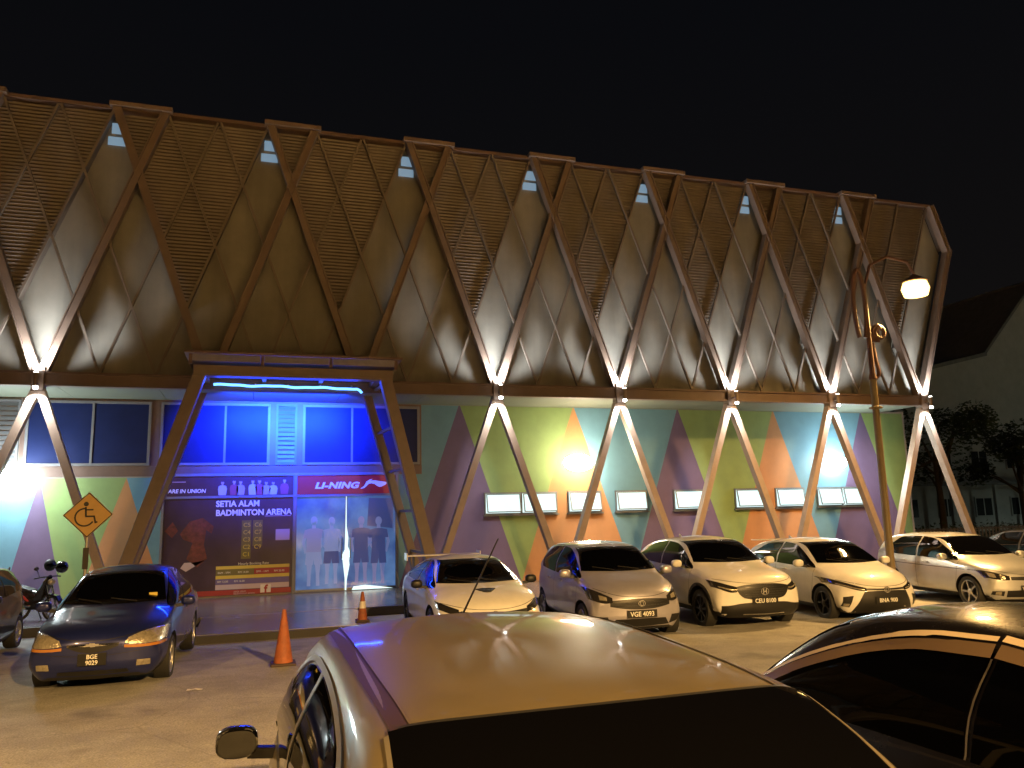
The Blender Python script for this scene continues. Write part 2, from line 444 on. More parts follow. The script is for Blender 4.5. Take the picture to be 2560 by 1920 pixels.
# smaller triangles left of the entrance, under the window band
zb_, zt_ = ZP0, 3.62
def tri(ax, hw_, m): paint([(ax-hw_, zb_), (ax+hw_, zb_), (ax, zt_)], m)
pa, oa = kx(-.10), kx(.44)
tri(pa, .75, M_PURP); tri(oa, 1.12, M_ORNG)
paint([(pa, zt_), (pa+.75, zb_), (oa-1.12, zb_), (oa, zt_)], M_GREEN)
paint([(oa, zt_), (oa+1.12, zb_), (-2.62, zb_), (-2.62, zt_)], M_TEAL)
paint([(XL, zt_), (XL, zb_), (pa-.75, zb_), (pa, zt_)], M_TEAL)
MB().box(XL, 4.9, YW-.05, YW-.003, 3.66, 3.93).build("window_sill_band", M_DKFRAME, bld)

# ---- awning windows along the ground floor (lit from inside)
def awning(x0, x1, n, tilt):
    z0, z1 = 2.33, 3.04
    f = MB(); t = .045
    f.box(x0, x1, YW-.07, YW+.0, z1-t, z1).box(x0, x1, YW-.07, YW+.0, z0, z0+t)
    f.box(x0, x0+t, YW-.068, YW+.0, z0+t, z1-t).box(x1-t, x1, YW-.068, YW+.0, z0+t, z1-t)
    for i in range(1, n):
        xm = x0+(x1-x0)*i/n; f.box(xm-t*.7, xm+t*.7, YW-.066, YW+.0, z0+t, z1-t)
    f.box(x0-.04, x1+.04, YW-.12, YW-.0, z0-.05, z0-.002)
    fr = f.build("window", M_ALU, bld, bevel=.004)
    MB().box(x0+t, x1-t, YW-.02, YW-.012, z0+t, z1-t).build("lit_opening", M_LIT, fr)
    for i in range(n):
        a = x0+(x1-x0)*i/n+t+.01; b = x0+(x1-x0)*(i+1)/n-t-.01
        tl = tilt[i]; top = Vector((0, YW-.075, z1-t-.01)); hgt = z1-z0-2*t-.02
        dn = Vector((0, -math.sin(tl), -math.cos(tl))); nm = Vector((0, -math.cos(tl), math.sin(tl)))
        bot = top + dn*hgt
        s_ = MB(); q = .03
        for (u0, u1, v0, v1) in ((a, b, 0, q), (a, b, hgt-q, hgt), (a, a+q, q, hgt-q), (b-q, b, q, hgt-q)):
            P = [Vector((u, 0, 0)) + top + dn*v_ for u, v_ in ((u0, v0), (u1, v0), (u1, v1), (u0, v1))]
            i0 = len(s_.v)
            s_.v += [tuple(p) for p in P] + [tuple(p+nm*.03) for p in P]
            for fq in ((0,1,2,3), (7,6,5,4), (0,4,5,1), (1,5,6,2), (2,6,7,3), (3,7,4,0)): s_.f.append(tuple(i0+z_ for z_ in fq)); s_.m.append(0)
        s_.build("sash", M_ALU, fr)
        P = [Vector((u, 0, 0)) + top + dn*v_ + nm*.015 for u, v_ in ((a+q, q), (b-q, q), (b-q, hgt-q), (a+q, hgt-q))]
        MB().poly(P).build("pane", M_LIT, fr)
for x0, x1, n in ((6.94, 9.45, 2), (9.83, 11.05, 1), (11.57, 12.77, 1), (13.8, 15.08, 1), (16.27, 17.53, 1), (17.98, 19.24, 1), (19.8, 22.06, 2)):
    awning(x0, x1, n, [R(random.uniform(9, 16)) for _ in range(n)])

# ---- large fixed windows over the entrance
def fixed_window(x0, x1, muls, z0=3.96, z1=5.80):
    f = MB(); t = .075; ya, yb = YW-.06, YW-.004
    f.box(x0, x1, ya, yb, z0, z0+t).box(x0, x1, ya, yb, z1-t, z1).box(x0, x0+t, ya+.002, yb, z0+t, z1-t).box(x1-t, x1, ya+.002, yb, z0+t, z1-t)
    for xm in muls: f.box(xm-.03, xm+.03, ya+.002, yb, z0+t, z1-t)
    fr = f.build("window", M_WHITEF, bld, bevel=.006)
    ed = [x0+t] + [q for xm in muls for q in (xm-.03, xm+.03)] + [x1-t]
    for i in range(0, len(ed), 2):
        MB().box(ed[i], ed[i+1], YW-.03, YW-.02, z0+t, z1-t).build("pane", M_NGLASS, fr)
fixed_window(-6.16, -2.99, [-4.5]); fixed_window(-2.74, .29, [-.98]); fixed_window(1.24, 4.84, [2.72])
MB().box(-6.28, 4.9, YW-.02, YW-.0035, 3.935, ZS-.065).build("window_surround", M_DKFRAME, bld)
def louvre(x0, x1, n, m, z0=3.96, z1=5.8):
    f = MB(); t = .06
    f.box(x0, x0+t, YW-.07, YW-.004, z0, z1).box(x1-t, x1, YW-.07, YW-.004, z0, z1).box(x0+t, x1-t, YW-.068, YW-.004, z1-t, z1).box(x0+t, x1-t, YW-.068, YW-.004, z0, z0+t)
    fr = f.build("vent_louvre", m, bld)
    sl = MB().extr([(-.03, -.05), (.005, .045), (.02, .045), (-.015, -.05)], (x0+t, 0, 0), (x1-t, 0, 0), (0,1,0), (0,0,1)).mesh("louvre_slat", m)
    for i in range(n):
        link("louvre_slat", sl, fr, (0, YW-.042, z0+t+.06+(z1-z0-2*t-.12)*i/(n-1)))
louvre(.46, 1.07, 13, M_LOUV); louvre(-8.2, -6.3, 13, M_WHITEF)

# ---- glass doors
DZ0, DZ1 = PAV+.02, 3.0
f = MB()
f.box(-2.62, 4.16, YW-.09, YW-.004, 3.64, 3.72).box(-2.62, 4.16, YW-.088, YW-.004, 3.0, 3.07)
f.box(1.0, 1.11, YW-.086, YW-.004, PAV, 3.64).box(4.07, 4.16, YW-.086, YW-.004, PAV, 3.64).box(-2.62, -2.55, YW-.086, YW-.004, PAV, 3.64)
f.build("entrance_frame", M_WHITEF, bld, bevel=.006)
def door_mat():
    m = bpy.data.materials.new("door_film_lit"); m.use_nodes = True; nt = m.node_tree; b = nt.nodes["Principled BSDF"]
    b.inputs["Base Color"].default_value = (.05, .07, .14, 1); b.inputs["Roughness"].default_value = .08
    tc = nt.nodes.new("ShaderNodeTexCoord"); n = nt.nodes.new("ShaderNodeTexNoise"); n.inputs["Scale"].default_value = 1.6; n.inputs["Detail"].default_value = 3
    nt.links.new(tc.outputs["Object"], n.inputs["Vector"])
    r_ = nt.nodes.new("ShaderNodeValToRGB"); r_.color_ramp.elements[0].position = .35; r_.color_ramp.elements[0].color = (.045, .10, .30, 1)
    r_.color_ramp.elements[1].position = .7; r_.color_ramp.elements[1].color = (.13, .26, .52, 1)
    nt.links.new(n.outputs["Fac"], r_.inputs[0]); nt.links.new(r_.outputs[0], b.inputs["Emission Color"])
    b.inputs["Emission Strength"].default_value = .75
    return m
M_DOOR = door_mat()
M_FIG = mat("film_print_mauve", (.2, .15, .25), .15, emis=(.095, .15, .36), estr=.75)
M_FIGP = mat("film_print_pale", (.2, .2, .3), .15, emis=(.105, .185, .42), estr=.75)
M_FIGD = mat("film_print_dark", (.05, .05, .1), .15, emis=(.035, .055, .19), estr=.75)
def oval(cx, cz, rx, rz, n=14): return [(cx+rx*math.cos(2*math.pi*i/n), cz+rz*math.sin(2*math.pi*i/n)) for i in range(n)]
def figure(parent, cx, base, h, ms, mirror=1):
    """flat print of a standing player: skin, shirt and shorts as print layers"""
    q = lambda pts: [(cx+mirror*a*h, base+b*h) for a, b in pts]
    y = YW-.0415
    def pr(name, polys, m, dy):
        b_ = MB()
        for p in polys: b_.poly([(a, y-dy, b) for a, b in p])
        b_.build(name, m, parent)
    pr("printed_figure", [q(oval(0, .93, .05, .065)), q([(-.03, .8), (.03, .8), (.025, .9), (-.025, .9)]),
        q([(-.13, .8), (-.17, .62), (-.13, .46), (-.10, .47), (-.125, .62), (-.09, .74)]), q([(.13, .8), (.18, .64), (.1, .52), (.08, .55), (.13, .64), (.09, .74)]),
        q([(-.1, .32), (-.02, .32), (-.035, .16), (-.04, .0), (-.09, .0), (-.085, .16)]), q([(.02, .32), (.1, .32), (.085, .16), (.09, 0), (.04, 0), (.035, .16)])], ms[0], 0)
    pr("printed_shirt", [q([(-.05, .82), (.05, .82), (.13, .8), (.15, .68), (.1, .68), (.105, .48), (-.105, .48), (-.1, .68), (-.15, .68), (-.13, .8)])], ms[1], .001)
    pr("printed_shorts", [q([(-.105, .48), (.105, .48), (.12, .3), (.01, .3), (0, .38), (-.01, .3), (-.12, .3)])], ms[2], .001)
for i, (x0, x1) in enumerate(((1.115, 2.53), (2.60, 4.065))):
    d = MB().box(x0, x1, YW-.04, YW-.012, DZ0, DZ1).build("glass_door", M_DOOR, bld)
    MB().box(x0, x1, YW-.055, YW-.042, DZ0, DZ0+.07).build("door_rail", M_ALU, d)
    hx = x1-.09 if i == 0 else x0+.09
    MB().tube([(hx, YW-.04, 1.1), (hx, YW-.12, 1.15), (hx, YW-.12, 1.75), (hx, YW-.04, 1.8)], .018, 8).build("handle", M_CHROME, d, smooth=True)
    if i == 0:
        figure(d, 1.62, .38, 2.05, (M_FIGP, M_FIG, M_FIGP)); figure(d, 2.14, .42, 1.98, (M_FIGP, M_FIGP, M_FIGD), -1)
    else:
        MB().poly([(a, YW-.0413, b) for a, b in ((3.2, 2.1), (3.98, 2.0), (4.0, 2.92), (3.25, 2.94))]).build("printed_block", M_FIGD, d)
        figure(d, 3.02, .4, 2.0, (M_FIG, M_FIGD, M_FIGD)); figure(d, 3.55, .36, 2.02, (M_FIG, M_FIGD, M_FIGD), -1)
gap = [(2.555, DZ1), (2.575, DZ1), (2.585, 2.1), (2.64, 1.75), (2.63, 1.5), (2.70, 1.3), (2.70, 1.2), (2.66, 1.15), (2.68, .95), (2.6, .5), (2.59, DZ0), (2.545, DZ0), (2.54, .55), (2.47, 1.1), (2.44, 1.16), (2.47, 1.28), (2.53, 1.4), (2.545, 2.0)]
MB().poly([(a, YW-.0435, b) for a, b in gap]).build("door_gap", M_LIT, bld)
MB().poly([(a, YW-.0565, b) for a, b in ((2.75, DZ0), (4.0, DZ0), (3.5, .29), (3.15, .34), (2.8, .31))]).build("door_sill_light", M_LIT, bld)

# ---- red shop sign over the doors
M_RED = mat("sign_red", (.42, .015, .02), .4, noise=.06)
sg = thing("shop_sign", (2.6, YW-.03, 3.07), "red sign board with white lettering and swoosh logo over the glass doors", "sign", absolute=True)
MB().box(1.115, 4.065, YW-.06, YW-.014, 3.075, 3.635).build("sign_board", M_RED, sg, bevel=.005)
o = link("lettering", text_mesh("lettering", "LI-NING", .25, M_WHITE, bold=.012, shear=.25, sx=1.38, spacing=1.05), sg); o.matrix_parent_inverse = Matrix.Translation(Vector((1.62, YW-.0645, 3.25))-sg.location)
sw = [(2.98, 3.22), (3.10, 3.31), (3.17, 3.44), (3.27, 3.50), (3.36, 3.52), (3.30, 3.47), (3.42, 3.475), (3.6, 3.445), (3.85, 3.41), (3.74, 3.33), (3.64, 3.28), (3.57, 3.27), (3.5, 3.30), (3.42, 3.36), (3.32, 3.385), (3.24, 3.37), (3.18, 3.31), (3.10, 3.24)]
lm = MB()
i0 = len(lm.v); lm.poly([(a, YW-.0645, b) for a, b in sw]); lm.build("swoosh_logo", M_WHITE, sg)

# ---- header poster with players, left of the red sign
M_PDK = mat("poster_maroon", (.055, .02, .035), .4, noise=.35, nscale=2.5)
M_SKIN = mat("print_skin", (.5, .35, .32), .5, noise=.2)
M_SHIRTS = [mat("print_shirt_a", (.5, .45, .5), .5), mat("print_shirt_b", (.3, .06, .08), .5), mat("print_shirt_c", (.4, .3, .35), .5)]
hp = thing("header_poster", (-.8, YW-.03, 3.07), "dark poster strip with a row of players above the arena banner", "poster", absolute=True)
MB().box(-2.54, .995, YW-.05, YW-.012, 3.075, 3.635).build("poster_sheet", M_PDK, hp)
rr = random.Random(3)
for i, px in enumerate((-1.0, -.68, -.5, -.16, .03, .22, .42, .74)):
    zz = 3.09; s_ = rr.uniform(.85, 1.05); y = YW-.0515
    b_ = MB().poly([(a, y, b) for a, b in oval(px, zz+.40*s_, .042, .055, 12)])
    b_.poly([(px-.02, y, zz+.3*s_), (px+.02, y, zz+.3*s_), (px+.02, y, zz+.37*s_), (px-.02, y, zz+.37*s_)]).build("printed_face", M_SKIN, hp)
    MB().poly([(a, y-.0005, b) for a, b in oval(px+.004, zz+.445*s_, .043, .02, 10)]).build("printed_hair", M_PDK, hp)
    MB().poly([(px+a, y-.001, zz+b*s_) for a, b in ((-.1, 0), (.1, 0), (.125, .2), (.1, .29), (.04, .32), (-.04, .32), (-.1, .29), (-.12, .2))]).build("printed_shirt", M_SHIRTS[i % 3], hp)
o = link("lettering", text_mesh("lettering", "ARE IN UNION", .15, M_WHITE, bold=.004, shear=.15), hp); o.matrix_parent_inverse = Matrix.Translation(Vector((-2.46, YW-.053, 3.17))-hp.location)
MB().box(-2.38, -2.0, YW-.053, YW-.051, 3.47, 3.495).build("small_print", M_SHIRTS[2], hp)

# ---- tall arena banner
bn = thing("arena_banner", (-.8, YW-.03, PAV), "tall dark banner listing courts and prices left of the glass doors", "banner", absolute=True)
YB = YW-.05
M_BDK = mat("banner_aubergine", (.035, .016, .045), .35, noise=.3, nscale=1.5)
M_YEL = mat("banner_yellow", (.6, .47, .08), .5); M_OLV = mat("banner_olive", (.14, .12, .035), .5)
M_RDB = mat("banner_red", (.3, .02, .025), .45); M_LIL = mat("banner_violet", (.13, .1, .28), .5); M_PNK = mat("banner_pale", (.5, .4, .45), .5)
M_BRN = mat("print_player_red", (.12, .025, .025), .5, noise=.6, nscale=7)
MB().box(-2.54, .99, YB, YW-.012, PAV+.05, 2.995).build("banner_sheet", M_BDK, bn)
def btxt(name, s, size, x, z, m=M_PTEXT, **kw):
    o = link(name, text_mesh(name, s, size, m, **kw), bn); o.matrix_parent_inverse = Matrix.Translation(Vector((x, YB-.006, z))-bn.location)
def brect(name, x0, x1, z0, z1, m, dy=.003): MB().box(x0, x1, YB-dy, YB-.0005, z0, z1).build(name, m, bn)
btxt("lettering", "SETIA ALAM", .235, -1.16, 2.76, M_WHITE, bold=.008, sx=.96); btxt("lettering", "BADMINTON ARENA", .235, -1.16, 2.5, M_WHITE, bold=.008, sx=.95)
brect("underline", .2, .95, 2.455, 2.468, M_PNK)
brect("court_list", -.43, -.17, 1.25, 2.35, M_OLV); brect("court_list", -.12, .15, 1.6, 2.35, M_OLV)
for i in range(5): btxt("court_number", "C%d" % (5-i), .17, -.39, 2.16-i*.21, M_YEL)
for i in range(4): btxt("court_number", "C%d" % (6+i), .17, -.08, 2.16-i*.21, M_YEL)
brect("notice_sheet", .52, .92, 1.75, 2.07, M_PNK)
btxt("lettering", "Hourly Booking Rate", .1, -.5, 1.08)
brect("price_row", -1.1, .93, .97, 1.06, M_YEL); brect("price_row", -1.1, -.06, .8, .965, M_OLV); brect("price_row", -.055, .93, .8, .965, M_RDB)
brect("price_row", -1.1, .93, .7, .795, M_YEL); brect("price_row", -1.1, .93, .545, .695, M_LIL); brect("price_row", -1.1, .93, .4, .54, M_PNK)
for x_, s_ in ((-1.05, "8AM - 5PM"), (-.5, "RM 14.00"), (.0, "5PM - 1AM"), (.5, "RM 20.00")): btxt("price_text", s_, .075, x_, .85)
btxt("price_text", "RM 12.00", .075, -1.05, .6); btxt("price_text", "RM 16.00", .075, -.6, .6)
brect("footer_band", -2.535, .985, PAV+.055, .385, M_RDB)
M_FBW = mat("icon_white", (.7, .68, .7), .4)
brect("social_icon", .13, .42, .27, .56-.19+.13, M_FBW, .006)
o = link("icon_letter", text_mesh("icon_letter", "f", .3, M_RDB, bold=.012), bn); o.matrix_parent_inverse = Matrix.Translation(Vector((.24, YB-.011, .275))-bn.location)
btxt("footer_text", "setia alam", .085, -.6, .31, M_PNK); btxt("footer_text", "badminton arena", .085, -.6, .25, M_PNK)
for poly, m in (([(-2.1, 2.0), (-1.85, 2.35), (-1.5, 2.45), (-1.2, 2.2), (-1.25, 2.0), (-1.4, 2.1), (-1.45, 1.7), (-1.35, 1.3), (-1.6, 1.05), (-1.9, 1.3), (-1.75, 1.75), (-2.0, 1.85)], M_BRN), ([(-2.05, 1.05), (-1.9, .95), (-1.4, 1.25), (-1.7, 1.2), (-1.95, 1.2)], M_PNK), ([(-2.5, 2.1), (-2.3, 2.35), (-2.15, 2.1), (-2.3, 1.9)], M_BRN)):
    MB().poly([(a, YB-.002, b) for a, b in poly]).build("printed_player", m, bn)

# ---- entrance porch
po = thing("entrance_porch", (.7, 21.9, PAV), "brown A-frame entrance porch with slanting legs and flat glazed canopy", "porch", absolute=True)
def pleg(p0, p1, w_, d_):
    MB().bar(p0, p1, w_, d_, (0, 1, 0)).build("leg", M_BRACE, po, bevel=.015)
FLt, FLb, FRt, FRb = (-1.42, 20.7, 6.14), (-3.30, 20.7, PAV), (3.12, 20.7, 6.14), (4.62, 20.7, PAV)
BLt, BLb, BRt, BRb = (-1.46, 23.1, 6.14), (-3.45, 23.1, PAV), (2.92, 23.1, 6.14), (4.62, 23.1, PAV)
pleg(FLt, FLb, .30, .32); pleg(FRt, FRb, .30, .32); pleg(BLt, BLb, .24, .26); pleg(BRt, BRb, .24, .26)
MB().box(-1.62, 3.34, 20.53, 20.87, 5.95, 6.22).build("front_beam", M_BRACE, po, bevel=.015)
MB().box(-1.5, 3.12, 22.97, 23.23, 5.95, 6.2).build("back_beam", M_BRACE, po, bevel=.01)
for xb in (-1.4, 3.0): MB().box(xb-.1, xb+.1, 20.88, 22.96, 5.98, 6.18).build("side_beam", M_BRACE, po, bevel=.01)
for i in range(1, 3): MB().box(-1.4+i*1.47-.05, -1.4+i*1.47+.05, 20.88, 22.96, 6.02, 6.16).build("rafter", M_BRACE, po)
MB().box(-1.82, 3.56, 20.28, 23.5, 6.47, 6.53).build("canopy_roof", M_DKFRAME, po, bevel=.01)
for i in range(4):
    xp = -1.68+i*1.695
    MB().box(xp-.04, xp+.04, 20.44, 20.52, 6.225, 6.468).build("canopy_post", M_DKFRAME, po)
M_FROST = mat("frosted_panel", (.2, .18, .2), .4, noise=.15)
for i in range(3):
    xa = -1.68+i*1.695+.045
    MB().poly([(xa, 20.44, 6.30), (xa+1.6, 20.44, 6.30), (xa+1.6, 20.36, 6.462), (xa, 20.36, 6.462)]).poly([(xa, 20.47, 6.30), (xa+1.6, 20.47, 6.30), (xa+1.6, 20.39, 6.462), (xa, 20.39, 6.462)]).build("frosted_panel", M_FROST, po)
for side, (ft, fb, bt, bb) in enumerate(((FLt, FLb, BLt, BLb), (FRt, FRb, BRt, BRb))):
    for i in range(6):
        t = .04+i*.19
        a = Vector(ft).lerp(Vector(fb), t); b = Vector(bt).lerp(Vector(bb), t)
        a.y += .17; b.y -= .13
        if side == 1: MB().bar(a, b, .07, .07, (0, 0, 1)).build("rung", M_BRACE, po)

# ---- blue LED rope light under the beam
M_LED = mat("led_blue", (.1, .3, .9), .3, emis=(.10, .34, 1.0), estr=4)
led = thing("led_rope_light", (.7, YF-.2, 5.9), "wavy glowing blue LED rope light under the porch roof", "rope light", absolute=True)
path = []
for i in range(41):
    t = i/40
    path.append((-1.2+3.75*t, YF-.26, 5.93-.03*t+.012*math.sin(t*19)+.006*math.sin(t*43)))
path += [(2.62, YF-.26, 5.86), (2.68, YF-.26, 5.79)]
MB().tube(path, .034, 8).build("rope_tube", M_LED, led, smooth=True)
for i in range(5):
    xc = -1.0+i*.85
    MB().box(xc-.02, xc+.02, YF-.27, YF-.13, 5.955, 5.985).build("clip", M_STEEL, led)
light("led_glow", 'AREA', (.7, YF+.2, 5.68), 1500, (.008, .045, 1.0), led, size=3.3, size_y=.1, rot=(0, 1, -.3)).data.spread = R(92)
light("led_glow", 'AREA', (.7, YF-.36, 5.86), 95, (.008, .045, 1.0), led, size=3.7, size_y=.1, rot=(0, -1, -.25))

# ---- up/down spotlights at the nodes
M_SPOT = mat("spot_lens", (.9, .9, .9), .3, emis=(1, .97, .93), estr=28)
M_CAN = mat("spot_can", (.12, .12, .12), .4, .5)
names = {-2: None, -1: None, 0: "up-and-down spotlight on the node left of the entrance porch", 3: "up-and-down spotlight on the first node right of the porch",
         4: "up-and-down spotlight on the second node right of the porch", 5: "up-and-down spotlight on the third node right of the porch",
         6: "up-and-down spotlight on the fourth node right of the porch", 7: "up-and-down spotlight on the last node at the hall's right end"}
for kk in VS:
    if names[kk] is None: continue
    x = kx(kk)+.02; y = YF-.40
    t = thing("facade_spotlight", (x, y, 5.8), names[kk], "spotlight", "spotlights on the brace nodes", absolute=True)
    MB().lathe([(.001, 5.76), (.06, 5.76), (.06, 6.1), (.001, 6.1)], (x, y, 0), 'z', 16).build("lamp_can", M_BRACE, t, smooth=True)
    MB().lathe([(.001, 6.12), (.045, 6.115), (.055, 6.102)], (x, y, 0), 'z', 14).build("upper_lens", M_SPOT, t)
    MB().lathe([(.055, 5.758), (.055, 5.70), (.001, 5.68)], (x, y, 0), 'z', 14).build("lower_lens", M_SPOT, t)
    MB().box(x-.02, x+.02, y+.05, YF-.17, 5.9, 5.94).build("bracket", M_BRACE, t)
    light("upper_spill", 'SPOT', (x-.02, YF-.36, 6.24), 560, (.95, .98, 1.0), t, .12, (0, .3, 1), R(146), .6)
    light("lower_spill", 'SPOT', (x-.02, YF-.36, 5.62), 330, (.95, .98, 1.0), t, .05, (0, .3, -1), R(130), .6)
    light("uplight", 'SPOT', (x, y, 6.2), NODE_UP_W, (.95, .98, 1.0), t, .22, (0, .22, 1), R(62), 1.)
    light("downlight", 'SPOT', (x, y, 5.64), NODE_DN_W, (.95, .97, 1.0), t, .06, (0, .2, -1), R(66), 1.)

# ---- wall floodlights
def flood(x, z, col, estr, pw, label, wd=.8):
    t = thing("wall_floodlight", (x, YW-.2, z), label, "floodlight", "floodlights on the painted wall", absolute=True)
    m = mat("flood_glare_%d" % int(x*10+200), (.9, .9, .9), .3, emis=col, estr=estr*3)
    MB().box(x-wd/2+.2, x+wd/2-.2, YW-.2, YW-.03, z-.17, z+.17).build("lamp_housing", M_CAN, t, bevel=.03)
    MB().ball((x, YW-.2, z), wd/2, .09, .29, 28, 12).build("lens_glare", m, t, smooth=True)  # glowing oval widened past the housing to draw the lamp's glare
    MB().box(x-.06, x+.06, YW-.03, YW-.006, z-.1, z+.1).build("mount", M_CAN, t)
    light("flood_glow", 'POINT', (x, YW-1.15, z+.05), pw*.72, col, t, .4)
flood(10.2, 3.98, (1.0, .86, .60), 14, 620, "warm white floodlight above the windows on the orange triangle", 1.1)
flood(20.65, 3.95, COOL, 14, 430, "cool white floodlight on the teal wall near the right end", 1.0)
flood(-6.35, 3.62, COOL, 16, 620, "cool white floodlight on the wall at the left edge", 1.1)
t = thing("wall_lamp", (19.85, YW-.12, 3.95), "small round lamp left of the cool floodlight", "lamp", absolute=True)
MB().ball((19.85, YW-.14, 3.95), .13, .1, .13).build("lamp_globe", M_SPOT, t, smooth=True)
MB().box(19.78, 19.92, YW-.06, YW-.006, 3.88, 4.02).build("mount", M_CAN, t)

# ------------------------------------------------------------------ street lamps
M_POST = mat("lamp_post_ochre", (.15, .11, .055), .5, noise=.2, nscale=3)
M_IRON = mat("lamp_iron_red_brown", (.10, .05, .04), .5, noise=.2, nscale=4)
M_LANT = mat("lantern_glow", (1, .8, .5), .4, emis=(1.0, .64, .2), estr=5)
def street_lamp(loc, label, power=LAMP_W, rz=0, col=SODIUM):
    t = thing("street_lamp", loc, label, "street lamp", "ornate street lamps of the car park", rz=rz)
    MB().lathe([(.16, 0), (.16, .25), (.1, .4), (.085, 5.55), (.085, 5.6)], (0, 0, 0), 'z', 14).build("post", M_POST, t, smooth=True)
    MB().lathe([(.085, 4.82), (.17, 4.84), (.17, 4.88), (.085, 4.9)], (0, 0, 0), 'z', 14).build("collar", M_POST, t)
    MB().lathe([(.085, 5.61), (.11, 5.63), (.075, 5.8), (.06, 7.4), (.05, 8.2), (.001, 8.25)], (0, 0, 0), 'z', 12).build("upper_post", M_IRON, t, smooth=True)
    # tall loop scroll on the left of the post, curled bracket on the right
    lp = [(-.2-.19*math.cos(a), 0, 7.6+1.0*math.sin(a)) for a in [R(-60)+R(300)*i/24 for i in range(25)]]
    MB().tube(lp, .06, 8).build("scroll_loop", M_IRON, t, smooth=True)
    sp = [(.08+.0*i, 0, 6.9) for i in range(1)]
    sp += [(.15+.16*i/5, 0, 7.0+.02*i) for i in range(6)]
    sp += [(.36+.17*math.cos(a)*(1-.25*i/14), 0, 6.9+.17*math.sin(a)*(1-.25*i/14)) for i, a in enumerate([R(90)-R(400)*j/14 for j in range(15)])]
    MB().tube(sp, .055, 8).build("scroll_curl", M_IRON, t, smooth=True)
    MB().box(-.02, .34, -.03, .03, 6.62, 7.04).build("scroll_plate", M_IRON, t, bevel=.02)
    MB().tube([(.12, 0, 5.65), (.2, 0, 5.72), (.22, 0, 5.85), (.16, 0, 6.1), (.1, 0, 6.6)], .05, 8).build("lower_scroll", M_IRON, t, smooth=True)
    arm = [(0, 0, 8.1), (.25, 0, 8.75), (.85, 0, 9.05), (1.55, 0, 8.95), (1.75, 0, 8.62)]
    MB().tube(arm, .04, 8).build("arm", M_IRON, t, smooth=True)
    MB().lathe([(.001, 8.63), (.06, 8.6), (.14, 8.54), (.27, 8.46), (.33, 8.40)], (1.75, 0, 0), 'z', 16).build("lantern_cap", M_IRON, t, smooth=True)
    MB().lathe([(.001, 8.42), (.30, 8.38), (.36, 8.2), (.30, 8.0), (.001, 7.95)], (1.75, 0, 0), 'z', 18).build("lantern_glass", M_LANT, t, smooth=True)
    l = light("lamp_light", 'SPOT', (1.75, 0, 7.94), power, col, t, .2, (0, 0, -1), R(168), .7)
    return t
street_lamp((15.35, 16.45, gz(16.45)), "ornate street lamp with glowing lantern between the white hatchback and silver car", power=LAMP_W*.16)
t = street_lamp((5.5, -16, .45), "tall ornate street lamp far behind the viewer", power=LAMP_W*6.6); t.scale = (1.32,)*3
street_lamp((-11, -1, .45), "ornate street lamp to the left of the viewer", power=LAMP_W*.34)

# ------------------------------------------------------------------ cars
def pchip(pts):
    x = np.array([p[0] for p in pts], float); y = np.array([p[1] for p in pts], float)
    h = np.diff(x); d = np.diff(y)/h; m = np.zeros(len(x))
    for i in range(1, len(x)-1):
        if d[i-1]*d[i] > 0:
            w1, w2 = 2*h[i]+h[i-1], h[i]+2*h[i-1]; m[i] = (w1+w2)/(w1/d[i-1]+w2/d[i])
    m[0], m[-1] = d[0], d[-1]
    def f(t):
        t = min(max(t, x[0]), x[-1]); i = min(int(np.searchsorted(x, t, 'right'))-1, len(h)-1); i = max(i, 0)
        s = (t-x[i])/h[i]
        return float((2*s**3-3*s*s+1)*y[i] + (s**3-2*s*s+s)*h[i]*m[i] + (-2*s**3+3*s*s)*y[i+1] + (s**3-s*s)*h[i]*m[i+1])
    return f
def sstep(a, b, x):
    t = min(max((x-a)/(b-a), 0), 1); return t*t*(3-2*t)
def lerp(a, b, t): return a+(b-a)*t

def round_poly(keys, rad, n=4):
    out = []
    for i, k in enumerate(keys):
        if i == 0 or i == len(keys)-1: out.append(k); continue
        p, a, b = Vector(k), Vector(keys[i-1]), Vector(keys[i+1])
        r1 = min(rad[i], (a-p).length*.48); r2 = min(rad[i], (b-p).length*.48)
        q0 = p+(a-p).normalized()*r1 if (a-p).length > 1e-6 else p; q1 = p+(b-p).normalized()*r2 if (b-p).length > 1e-6 else p
        for j in range(n+1):
            t = j/n; out.append(tuple(q0*(1-t)**2 + p*2*t*(1-t) + q1*t*t))
    # add mid points on long spans
    res = [out[0]]
    return out

